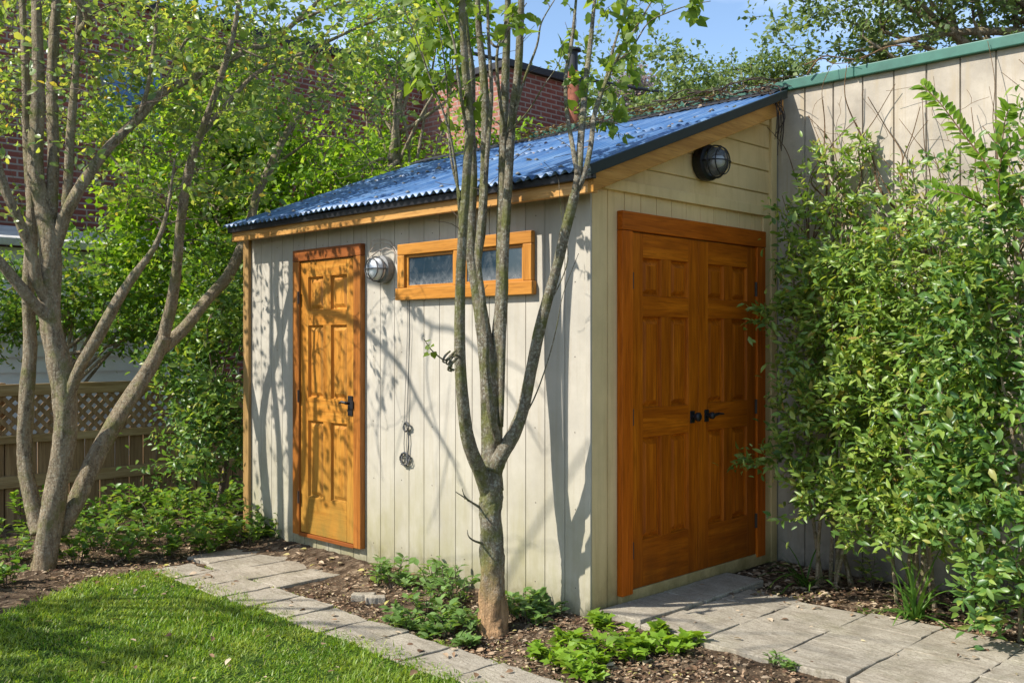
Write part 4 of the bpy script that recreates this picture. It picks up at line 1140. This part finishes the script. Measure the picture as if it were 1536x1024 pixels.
# ------------------------------------------------------------------ small plants
def small_plant(name, label, cat, group, loc, rad, h, nst, leaf, leafmat, ratio, tmpl, seed, nleaf=7, twig='twig'):
    global rng
    rng = np.random.default_rng(seed)
    t = Plant(name, label, cat, tuple(loc), group)
    loc = np.array(loc)
    for k in range(nst):
        az = rng.uniform(0, 6.283); rr = rad * math.sqrt(rng.uniform(.05, 1)); hh = h * rng.uniform(.45, 1.0) * (1 - .35 * rr / rad)
        e = loc + np.array([math.cos(az) * rr, math.sin(az) * rr, hh])
        b0 = loc + np.array([math.cos(az) * rr * .25, math.sin(az) * rr * .25, -.015])
        mid = b0 + (e - b0) * .5 + np.array([0, 0, .2 * hh])
        p = smooth_path([b0, mid, e], 4); t.tw.tube(p, np.linspace(.003, .0014, len(p)), 5, False)
        dd = norm(np.gradient(p, axis=0))
        for i in range(nleaf):
            f = rng.uniform(.25, 1) if i else 1.0
            j = min(int(f * (len(p) - 1)), len(p) - 1)
            a2 = rng.uniform(0, 6.283)
            t.LP.append(p[j]); t.LD.append(np.array([math.cos(a2), math.sin(a2), rng.uniform(-.1, .55)]) + dd[j] * .3)
            t.LN.append(np.array([0, 0, 1.0]) + rng.normal(0, .35, 3)); t.LL.append(leaf * rng.uniform(.55, 1.15))
    return t.finish(M['twig'], M[twig], M[leafmat], tmpl, ratio, ('stem', 'stems', 'leaves'))

# row of green weeds along the long wall
sd = 100
WL = 'soft green weed in the leafy row along the foot of the beige wall'
weeds = [(565, 868, .14, .20), (590, 872, .13, .22), (622, 878, .15, .20), (650, 880, .14, .24), (668, 890, .15, .24), (688, 900, .13, .25), (640, 905, .12, .17), (600, 925, .10, .15),
         (618, 928, .09, .13), (660, 925, .10, .15), (675, 935, .12, .17), (695, 925, .13, .18), (708, 935, .11, .16), (770, 920, .13, .20), (790, 925, .13, .16), (805, 930, .12, .12), (700, 952, .07, .08), (640, 940, .06, .07), (815, 905, .10, .16), (835, 918, .09, .10)]
for (x, y, r_, h_) in weeds:
    sd += 1
    g = G(x, y + 8, -.05); g[1] = min(g[1], -.10); g[2] = ground_z(g[0], g[1]) - .005
    small_plant('weed', WL, 'plant', 'weeds along the shed wall', g, r_, h_, 11, .062, 'leaf_weed', .62, T_OVATE, sd, 7)
# lime weeds by the paving corner
for (x, y, r_, h_) in [(815, 975, .09, .09), (840, 985, .11, .11), (862, 1000, .10, .10), (880, 972, .11, .12), (905, 985, .12, .12), (930, 968, .10, .12), (950, 985, .10, .10), (975, 978, .09, .10), (1005, 985, .09, .09), (1030, 975, .07, .08), (885, 1005, .08, .07), (850, 960, .08, .08), (900, 945, .07, .08), (990, 962, .05, .08)]:
    sd += 1
    g = G(x, y + 6, -.06); g[2] = ground_z(g[0], g[1]) - .005
    small_plant('groundcover_plant', 'lime green lobed-leaf weed in the patch in front of the paving corner', 'plant', 'lime weeds before the paving', g, r_, h_, 9, .066, 'leaf_lime', .8, T_LOBED, sd, 6)
for (x, y, r_, h_) in [(1160, 1010, .05, .06), (1185, 1018, .04, .04)]:
    sd += 1
    g = G(x, y, -.05); g[2] = ground_z(g[0], g[1])
    small_plant('seedling', 'tiny weed sprouting beside the front edge of the paving', 'plant', 'tiny weeds at the paving edge', g, r_, h_, 7, .04, 'leaf_weed', .4, T_OVATE, sd, 6)
# shrublets left of the shed, under the tree
for (x, y, r_, h_, d_) in [(190, 778, .26, .42, 0), (230, 774, .26, .42, 0), (275, 776, .26, .44, 0), (310, 770, .26, .42, 0), (350, 772, .26, .46, 0), (385, 782, .22, .36, 0), (265, 760, .28, .46, 0), (330, 756, .28, .46, 0), (130, 790, .24, .4, 0), (410, 795, .2, .34, 0), (20, 830, .26, .42, 7.0), (10, 870, .2, .25, 6.6), (115, 835, .24, .30, 0), (150, 815, .25, .38, 0), (185, 830, .24, .30, 0), (215, 808, .26, .36, 0), (250, 826, .24, .30, 0), (285, 806, .26, .36, 0), (310, 822, .22, .28, 0), (340, 805, .26, .40, 0),
                           (370, 812, .24, .36, 0), (398, 806, .22, .32, 0), (325, 790, .25, .42, 0), (420, 808, .15, .2, 0), (240, 790, .25, .40, 0), (170, 795, .22, .38, 0)]:
    sd += 1
    g = G(x, y + 6, -.07); g[2] = -.08
    if y > 860: lab = None
    small_plant('shrublet', 'low round-leaved shrublet in the bed between the big tree and the shed' if x > 100 else 'low round-leaved shrublet at the outer side of the big tree', 'plant',
                'shrublets under the big tree' if x > 100 else 'shrublets beyond the big tree', g, r_, h_, 16, .075, 'leaf_cover', .66, T_OVATE, sd, 9)
small_plant('seedling', 'taller yellow-green sapling beside the left stem of the big tree', 'plant', None, (G(40, 800, -.08)[0], G(40, 800, -.08)[1], -.08), .16, .62, 5, .07, 'leaf_back', .6, T_OVATE, 77, 12)
small_plant('seedling', 'leafy seedling at the edge of the mulch below the strap leaves', 'plant', None, tuple(G(1310, 880, 0)), .13, .24, 8, .06, 'leaf_bush', .5, T_OVATE, 78, 7)
small_plant('seedling', 'leafy seedling trailing over the mulch at the edge of the picture', 'plant', None, tuple(G(1500, 905, 0)), .16, .34, 10, .06, 'leaf_bush', .5, T_OVATE, 79, 8)

# ------------------------------------------------------------------ leaf litter
def litter():
    r = np.random.default_rng(5)
    pp = []
    def area(x0, x1, y0, y1, n, z=None):
        for _ in range(n):
            X, Y = r.uniform(x0, x1), r.uniform(y0, y1)
            pp.append((X, Y, (ground_z(X, Y) if z is None else z) + r.uniform(-.003, .008)))
    area(.05, .75, 1.28, 1.92, 420); area(.6, 2.6, 1.08, 1.9, 620); area(1.2, 2.6, .95, 1.25, 120)
    area(-1.9, .9, -.76, -.05, 300); area(-.3, 1.6, -.55, -.03, 190); area(-2.9, -1.9, -.3, -.03, 60, -.028)
    area(-4.4, -2.9, -1.6, -.2, 420); area(-3.6, -2.4, -2.3, -1.0, 160); area(-2.6, .4, -1.1, -.78, 26, -.048); [pp.append((X, Y, zr(Y) + .02 + max(0, Y - 1.74) * .3 + r.uniform(0, .03))) for X, Y in zip(r.uniform(-2.6, .1, 700), r.normal(1.84, .05, 700)) if Y < 1.93]; [pp.append((X, Y, zr(Y) + .018)) for X, Y in zip(r.uniform(-3.6, .1, 90), r.uniform(-.15, 1.7, 90))]; area(.1, 2.2, .05, 1.1, 36, .018); area(.33, .9, .85, 1.2, 40, .018)
    area(-2.6, .6, -2.4, -1.1, 40, -.03); area(-3.0, -2.2, -1.6, -.9, 30, -.04)
    nb = len(pp)
    area(-1.9, 1.0, -.78, -.04, 3000); area(-.2, 1.9, -.6, -.03, 2000); area(-4.4, -2.9, -1.8, -.2, 1600); area(.5, 2.6, 1.1, 1.9, 1800); area(-2.6, .5, -.82, -.70, 500); area(.3, 2.6, 1.0, 1.2, 300, .012)
    n = len(pp)
    D = r.normal(0, 1, (n, 3)); D[:, 2] = r.normal(0, .06, n); N = r.normal(0, .28, (n, 3)); N[:, 2] = 1
    L = np.where(np.arange(n) < nb, r.uniform(.02, .06, n), r.uniform(.008, .032, n))
    tag(leaf_mesh('leaf_litter', np.array(pp), D, N, L, L * r.uniform(.35, .75, n), T_OVATE, M['litter']), kind='stuff')
litter()
for (x, y, a, lab) in ((545, 893, .07, 'flat reddish stone lying in the bed beside the path'), (563, 897, .06, 'pale broken stone touching the reddish one in the bed')):
    g = G(x, y, -.06)
    b = MB(); slab(b, g[0] - a, g[0] + a, g[1] - .035, g[1] + .035, -.09, -.045, random.uniform(.3, .9), .004)
    o = b.build('stone', M['stone'], bevel=.008); tag(o, lab, 'stone')

# ------------------------------------------------------------------ fence
fx = -5.6
fen = thing('fence', 'weathered brown board fence topped with open diagonal lattice', 'fence', (fx, 0, 0))
b = MB(); y = -5.0
while y < 3.2:
    w = .125 + random.uniform(-.006, .006)
    b.box(fx - .012 + random.uniform(-.003, .003), fx + .010 + random.uniform(-.003, .003), y, y + w, -.12, .64 + random.uniform(-.004, .004)); y += w + .012
b.build('boards', M['fence_v'], fen)
for (z0, z1, t_) in ((.62, .69, .06), (.235, .34, .045), (1.03, 1.13, .05)):
    part_box('rail', M['fence_h'], fx + .012, fx + .012 + t_, -5.0, 3.2, z0, z1, parent=fen, bevel=.004)
for py in (-3.4, -1.2, 1.0, 3.1):
    part_box('post', M['fence_v'], fx - .11, fx - .02, py - .045, py + .045, -.12, 1.14, parent=fen, bevel=.004)
b = MB()
z0, z1 = .69, 1.03; hgt = z1 - z0
y = -5.2
while y < 3.2:
    for s, xo in ((1, 0), (-1, .009)):
        a0, a1 = (y, y + hgt) if s > 0 else (y + hgt, y)
        w = .026
        b.hexa([(fx + .014 + xo, a0 - w, z0), (fx + .022 + xo, a0 - w, z0), (fx + .022 + xo, a0 + w, z0), (fx + .014 + xo, a0 + w, z0)],
               [(fx + .014 + xo, a1 - w, z1), (fx + .022 + xo, a1 - w, z1), (fx + .022 + xo, a1 + w, z1), (fx + .014 + xo, a1 + w, z1)])
    y += .105
b.build('lattice', M['fence_v'], fen)

# ------------------------------------------------------------------ neighbour buildings
gar = thing('garage', 'low white lap-sided garage with pale roof beyond the fence', 'garage', (-8, -2, 0))
b = MB()
z = -.1
while z < 2.45:
    b.poly([(-7.18, -6, z), (-7.18, 1.6, z), (-7.20, 1.6, z + .16), (-7.20, -6, z + .16)])
    b.poly([(-7.20, -6, z), (-7.20, 1.6, z), (-7.18, 1.6, z), (-7.18, -6, z)])
    z += .16
b.box(-8.55, -7.21, -6, 1.6, -.1, 2.45)
b.build('wall', M['white'], gar)
b = MB()
b.hexa([(-8.6, -6.1, 2.75), (-7.0, -6.1, 2.46), (-7.0, 1.75, 2.46), (-8.6, 1.75, 2.75)], [(-8.6, -6.1, 2.83), (-7.0, -6.1, 2.54), (-7.0, 1.75, 2.54), (-8.6, 1.75, 2.83)])
b.build('roof', M['roofgrey'], gar, bevel=.01)

brk = thing('brick_building', 'tall dark red brick building with flat tarred roof edge behind the trees', 'building', (-10, 4, 0))
b = MB()
b.poly([(-8.75, -8, -.1), (-8.75, 6.22, -.1), (-8.75, 6.22, 5.75), (-8.75, -8, 5.75)])
b.build('wall', M['brick_y'], brk)
b = MB()
b.poly([(-6.8, 6.2, -.1), (-6.8, 7.75, -.1), (-6.8, 7.75, 5.55), (-6.8, 6.2, 5.55)])
b.build('wall', M['brick_y'], brk)
b = MB()
b.poly([(-8.77, 6.2, -.1), (-6.8, 6.2, -.1), (-6.8, 6.2, 5.55), (-8.77, 6.2, 5.55)])
b.build('wall', M['brick_x'], brk)
b = MB()
b.poly([(-6.8, 7.75, -.1), (-16, 7.75, -.1), (-16, 7.75, 5.55), (-6.8, 7.75, 5.55)])
b.build('wall', M['brick_x'], brk)
b = MB()
b.poly([(-16, -8, -.1), (-8.75, -8, -.1), (-8.75, -8, 5.75), (-16, -8, 5.75)])
b.build('wall', M['brick_x'], brk)
b = MB()
b.box(-16, -8.68, -8.05, 6.12, 5.752, 5.87); b.build('roof', M['tar'], brk, bevel=.01)
b = MB(); b.box(-16, -6.73, 6.13, 7.8, 5.552, 5.66)
b.build('roof', M['tar'], brk, bevel=.01)
b = MB(); b.box(-8.76, -8.70, .95, 1.75, 4.0, 5.0)
wn = b.build('window', M['plate'], brk)
part_box('pane', M['bluepane'], -8.70, -8.69, 1.0, 1.7, 4.05, 4.95, parent=wn, bevel=0)
pp_ = P(860, 170, 15.1)
b = MB(); b.tube([(pp_[0], pp_[1], 3.0), (pp_[0], pp_[1], 5.62)], .09, 16); b.build('drainpipe', M['rust'], brk, smooth=True)
b = MB(); b.lathe((pp_[0], pp_[1], 5.62), (0, 0, 1), [(0, .07), (.30, .07), (.31, .12), (.34, .12), (.37, .02)], 18); b.build('chimney', M['tar'], brk, smooth=False)
# utility cable
b = MB(); pts = []
A0, A1 = P(700, 78, 14.6), P(1230, 152, 24)
for q in np.linspace(0, 1, 16):
    p = A0 * (1 - q) + A1 * q; p[2] -= .25 * 4 * q * (1 - q); pts.append(p)
b.tube(pts, .03, 8); o = b.build('utility_cable', M['tar'], smooth=True); tag(o, 'thick black cable sagging across the sky from the brick building', 'cable')

# ------------------------------------------------------------------ trees and tall shrubs behind
def back_tree(name, label, base, trunk_top, r0, clumps, leaf, mat, seed, n, gap=.06, bark='bark_left', tmpl=T_FAR, ratio=.7, cat='tree', limbs=4, lmax=14, flat=.7, group=None, tr=.003, dup=2, extra=None):
    global rng
    rng = np.random.default_rng(seed)
    t = Plant(name, label, cat, (base[0], base[1], base[2]), group)
    bz = np.array(base, float); tp = np.array(trunk_top, float)
    mid = bz + (tp - bz) * .5 + rng.normal(0, .12, 3)
    t.stem([bz - np.array([0, 0, .1]), mid, tp], [r0, r0 * .75, r0 * .45], 10, .05, 6)
    for (c, r, f, nc) in clumps:
        c = np.array(c); 
        for k in range(limbs):
            s0 = bz + (tp - bz) * rng.uniform(.45, 1.0); e = c + np.array(r) * rng.uniform(-.6, .6, 3)
            t.stem([s0, s0 + (e - s0) * .5 + np.array([0, 0, .1]) + rng.normal(0, .1, 3), e], [r0 * .35, r0 * .22, r0 * .08], 7, .05, 5)
        tg = clump_targets(c, r, int(n * f), nc)
        t.grow(tg, leaf, gap, r0 * .08, .3, .25, .2, flat=flat, pairs=True, lmax=lmax, tip_r=tr)
    if extra: extra(t)
    return t.finish(M[bark], M['twig'], M[mat], tmpl, ratio, dup=dup, spread=leaf * 1.1)

# over the boundary wall
back_tree('shade_tree', 'leafy tree hanging over the green coping of the panel wall', (.4, 7.2, -.1), (.3, 7.0, 5.0), .16,
          [(P(1330, 10, 10.4), (1.0, .9, .55), .45, 9), (P(1500, 0, 10.2), (.8, .9, .75), .35, 8), (P(1420, -160, 10.2), (1.7, 1.3, .9), .5, 10), (P(1290, 70, 10.3), (.28, .4, .25), .07, 3)],
          .085, 'leaf_far', 31, 360, .07)
back_tree('pale_tree', 'feathery pale green tree showing above the ridge of the blue roof', tuple(P(1090, 560, 13.0)), tuple(P(1095, 150, 13.0)), .10,
          [(P(1100, 120, 13.0), (.75, .7, .42), .7, 8), (P(1015, 150, 13.2), (.5, .5, .2), .22, 5), (P(1170, 110, 12.8), (.3, .4, .25), .14, 4), (P(960, 185, 13.4), (.5, .5, .25), .18, 5)],
          .075, 'leaf_far', 32, 300, .09)
back_tree('blossom_tree', 'faint lilac blossom tree in the distance under the black cable', tuple(P(955, 560, 22)), tuple(P(955, 180, 22)), .10,
          [(P(955, 150, 22), (.55, .6, .5), 1.0, 6)], .09, 'leaf_lilac', 33, 160, .08)
# behind the shed and the fence
back_tree('tall_shrub', 'bright green leafy tree behind the blue roof at the foot of the brick wall', (-5.2, 2.7, -.1), (-5.1, 2.8, 4.4), .07,
          [((-5.0, 2.6, 2.9), (.9, .8, .75), .55, 9), (P(590, 250, 11.3), (.7, .6, .5), .35, 6), (P(460, 300, 10.2), (.5, .5, .6), .3, 5), (P(560, 110, 11.2), (.8, .7, .4), .10, 6), (P(690, 60, 11.2), (.6, .6, .55), .26, 7), (P(600, 10, 11.2), (.8, .7, .4), .16, 5)], .085, 'leaf_back', 34, 380, .06)
back_tree('tall_shrub', 'bright green leafy tree between the big tree and the blue roof, beyond the fence', (-6.2, 1.0, -.1), (-6.1, 1.1, 3.8), .08,
          [(P(320, 300, 10.3), (.8, .7, .8), .5, 9), (P(330, 440, 10.0), (.7, .6, .55), .35, 7), (P(220, 370, 10.2), (.5, .5, .6), .25, 6), (P(300, 200, 10.5), (.7, .6, .4), .26, 5), (P(170, 190, 10.6), (.6, .5, .4), .10, 4), (P(400, 190, 10.6), (.5, .5, .35), .12, 4), (P(330, 90, 10.6), (.8, .6, .4), .12, 5)], .09, 'leaf_back', 35, 460, .06)
back_tree('tall_shrub', 'mid green shrub screening the white garage behind the stems of the big tree', (-6.2, -.5, -.1), (-6.2, -.4, 1.9), .06,
          [(P(150, 410, 9.6), (.5, .6, .4), .5, 7), (P(30, 440, 9.3), (.5, .6, .4), .35, 6), (P(200, 480, 9.6), (.4, .4, .3), .3, 5)], .085, 'leaf_cover', 36, 200, .06)
back_tree('tall_shrub', 'ivy-like green growth climbing the pink lit brick behind the slim tree', tuple(P(740, 560, 13.6)), tuple(P(740, 220, 13.6)), .06,
          [(P(730, 225, 13.6), (.8, .5, .35), .6, 8), (P(700, 170, 13.6), (.35, .3, .3), .15, 4), (P(810, 235, 13.4), (.5, .4, .2), .25, 4)], .10, 'leaf_back', 37, 120, .08)
back_tree('dark_shrub', 'dark shrub with drooping leaves in front of the fence beside the shed', (-4.45, .15, -.1), (-4.4, .2, 1.2), .03,
          [(P(300, 580, 8.4), (.40, .40, .32), .4, 8), (P(310, 660, 8.3), (.45, .4, .28), .32, 7), (P(355, 500, 8.6), (.22, .35, .45), .3, 6)], .075, 'leaf_dark', 38, 230, .045, 'twig', T_OVATE, .5, 'shrub', 4, 16, .5)
back_tree('tall_shrub', 'tangle of leaves pressed between the shed corner post and the fence', (-4.6, .8, -.1), (-4.5, .9, 2.0), .035,
          [(P(345, 430, 9.2), (.35, .5, .5), .6, 7), (P(290, 520, 9.2), (.4, .4, .3), .3, 5)], .08, 'leaf_cover', 39, 190, .05, 'twig', T_OVATE, .55, 'shrub', 4, 16)
# distant crowns closing the gap above the garage and beyond the wall
back_tree('shade_tree', 'hazy tree filling the gap above the brick building roof', (-11, 14, -.1), (-11, 14, 5.5), .2,
          [((-11, 13, 6.6), (3.0, 2.0, 1.1), 1.0, 10)], .16, 'leaf_far', 40, 240, .1)
def shadow_limbs(t):  # unseen limbs, shaped so their shadows cross the paving and lawn
    SV = np.array([.47, 1.0, -1.06]); start = np.array([-4.3, -5.2, 2.9])
    for path, sd_, r in (([(955, 925), (994, 929), (1033, 931), (1050, 936), (1068, 945), (1107, 948), (1182, 949), (1290, 956), (1400, 970)], 5.0, .013),
                         ([(1095, 985), (1107, 978), (1122, 971), (1182, 966), (1206, 968), (1260, 985), (1330, 1000)], 4.9, .010),
                         ([(1060, 893), (1120, 898), (1200, 900), (1260, 908), (1340, 935)], 5.1, .009),
                         ([(420, 935), (470, 930), (540, 945), (620, 990)], 3.9, .015), ([(300, 900), (380, 925), (450, 960), (520, 1000)], 3.6, .016), ([(100, 930), (200, 945), (330, 975), (430, 1010)], 3.4, .018)):
        pts = [G(x, y, .014 if x > 900 else -.05) - sd_ * SV for x, y in path]
        mid = start * .45 + pts[0] * .55 + np.array([0, 0, .4])
        t.stem([start, mid] + pts, [r * 1.6, r * 1.3, r, r * .8, r * .5, r * .25], 7, .08, 5)
    tg = [G(rng.uniform(960, 1400), rng.uniform(900, 1010), 0) - rng.uniform(4.7, 5.3) * SV for _ in range(3)]
    tg += [G(rng.uniform(40, 560), rng.uniform(880, 1010), 0) - rng.uniform(3.3, 4.1) * SV for _ in range(14)]
    t.grow(tg, 0, .05, .007, .1, .7, wander=.25, tip_r=.002)
# one more garden tree outside the frame: its crown dapples the lawn and the wall
back_tree('garden_tree', 'garden tree standing on the lawn beyond the edge of the picture', (-4.4, -5.4, -.1), (-4.3, -5.2, 3.0), .12,
          [((-3.7, -5.3, 3.2), (.7, .6, .4), .6, 6), ((-2.5, -4.9, 3.0), (.4, .4, .22), .2, 3)], .09, 'leaf_left', 41, 64, .09, dup=1, extra=shadow_limbs)

# ------------------------------------------------------------------ bare vines
rng = np.random.default_rng(50)
def vine(label, starts, name='dead_vine', mat='twig', rad=.006):
    b = MB()
    for pl in starts:
        r = rad * random.uniform(.6, 1.2)
        p = smooth_path(pl, 5); b.tube(p, np.linspace(r, r * .35, len(p)), 5, True, .05)
    o = b.build(name, M[mat], smooth=True); tag(o, label, 'vine'); return o
st = []
for k in range(20):
    x0 = random.uniform(-1.7, .0); l = random.uniform(.25, .8); y0 = random.uniform(1.72, 1.9)
    pl = []
    for q in np.linspace(0, 1, 5):
        pl.append((x0 + l * q, y0 + random.uniform(-.09, .09), zr(y0) + .035 + random.uniform(.0, .055) + (.05 if y0 > 1.82 else 0)))
    st.append(pl)
for k in range(10):
    x0 = random.uniform(-.05, .14); pl = [(x0 - .2, 1.8, zr(1.8) + .06), (x0, 1.78, zr(1.78) + .05), (.19 + random.uniform(0, .03), 1.70 + random.uniform(-.06, .06), 3.0), (.17 + random.uniform(-.02, .05), 1.7 + random.uniform(-.1, .1), 2.8 + random.uniform(-.1, .1))]
    st.append(pl)
vine('tangle of dead grey vine lying along the top edge of the blue roof', st, 'dead_vine', 'twig_dark', .006)
st = []
for k in range(46):
    x0 = random.uniform(.25, 1.9); z0 = random.uniform(1.5, 2.3); h = random.uniform(.5, 1.1); lean = random.uniform(-.35, .25)
    cv = random.uniform(-.28, .28); pl = [(x0 + lean * q + cv * math.sin(3.1 * q) + random.uniform(-.035, .035), 1.92 - random.uniform(.0, .14), min(z0 + h * q, 3.32)) for q in np.linspace(0, 1, 6)]
    st.append(pl)
for k in range(4):
    x0 = random.uniform(.05, .9); pl = [(x0 + random.uniform(.1, .3) * i * .5, 1.90 + random.uniform(-.04, .1), 3.26 + random.uniform(0, .10) + .02 * i * (3 - i)) for i in range(4)]
    st.append(pl)
for (xa, za, xb, zb) in ((1.55, 2.0, 1.42, 3.25), (1.7, 2.1, 1.62, 3.3), (1.05, 2.0, .62, 2.9), (.62, 2.2, .3, 3.0)):
    st.append([(xa + (xb - xa) * q + random.uniform(-.03, .03), 1.90 - .05 * math.sin(q * 3), za + (zb - za) * q) for q in np.linspace(0, 1, 6)])
vine('bare brown vine stems climbing the beige panel wall above the shrubs', st, 'climbing_vine', 'twig_brown', .0062)

# ------------------------------------------------------------------ light, sky, camera
sunv = Vector((.47, 1.0, -1.06)).normalized()
el = math.asin(-sunv.z)
w = bpy.data.worlds.new('World'); scene.world = w; w.use_nodes = True
nt = w.node_tree; bg = nt.nodes['Background']
sky = nt.nodes.new('ShaderNodeTexSky'); sky.sky_type = 'NISHITA'; sky.sun_disc = False
sky.sun_elevation = el; sky.sun_rotation = math.radians(205.2); sky.altitude = 50; sky.air_density = 1.0; sky.dust_density = .6; sky.ozone_density = 2.2
tc = nt.nodes.new('ShaderNodeTexCoord'); mp = nt.nodes.new('ShaderNodeMapping'); mp.inputs['Scale'].default_value = (1.2, 2.4, 5.5)
nz = nt.nodes.new('ShaderNodeTexNoise'); nz.inputs['Scale'].default_value = 2.2; nz.inputs['Detail'].default_value = 7; nz.inputs['Roughness'].default_value = .55
cr = nt.nodes.new('ShaderNodeValToRGB'); cr.color_ramp.elements[0].position = .50; cr.color_ramp.elements[1].position = .82
cr.color_ramp.elements[1].color = (.5, .5, .5, 1)
mx = nt.nodes.new('ShaderNodeMixRGB'); mx.inputs['Color2'].default_value = (7.5, 8.2, 9.2, 1)
nt.links.new(tc.outputs['Generated'], mp.inputs['Vector']); nt.links.new(mp.outputs['Vector'], nz.inputs['Vector'])
nt.links.new(nz.outputs['Fac'], cr.inputs['Fac']); nt.links.new(cr.outputs['Color'], mx.inputs['Fac'])
nt.links.new(sky.outputs['Color'], mx.inputs['Color1']); nt.links.new(mx.outputs['Color'], bg.inputs['Color'])
bg.inputs['Strength'].default_value = .135

sl = bpy.data.lights.new('sun', 'SUN'); sl.energy = 4.4; sl.angle = math.radians(.5); sl.color = (1.0, .955, .88)
so = bpy.data.objects.new('sun', sl); COL.objects.link(so)
so.rotation_euler = sunv.to_track_quat('-Z', 'Y').to_euler(); so.location = (0, -10, 10)

cd = bpy.data.cameras.new('camera'); cam = bpy.data.objects.new('camera', cd); COL.objects.link(cam)
cam.location = CAM; cam.rotation_euler = (math.radians(90), 0, math.atan2(.703, .711))
cd.sensor_width = 36; cd.lens = F / 1536 * 36; cd.clip_start = .05; cd.clip_end = 600
scene.camera = cam
vs = scene.view_settings
vs.view_transform = 'Standard'; vs.look = 'None'; vs.gamma = 1; vs.use_curve_mapping = False; vs.exposure = 0.78
scene.cycles.max_bounces = 7; scene.cycles.diffuse_bounces = 3; scene.cycles.glossy_bounces = 2; scene.cycles.transmission_bounces = 4; scene.cycles.transparent_max_bounces = 6
scene.cycles.use_denoising = True
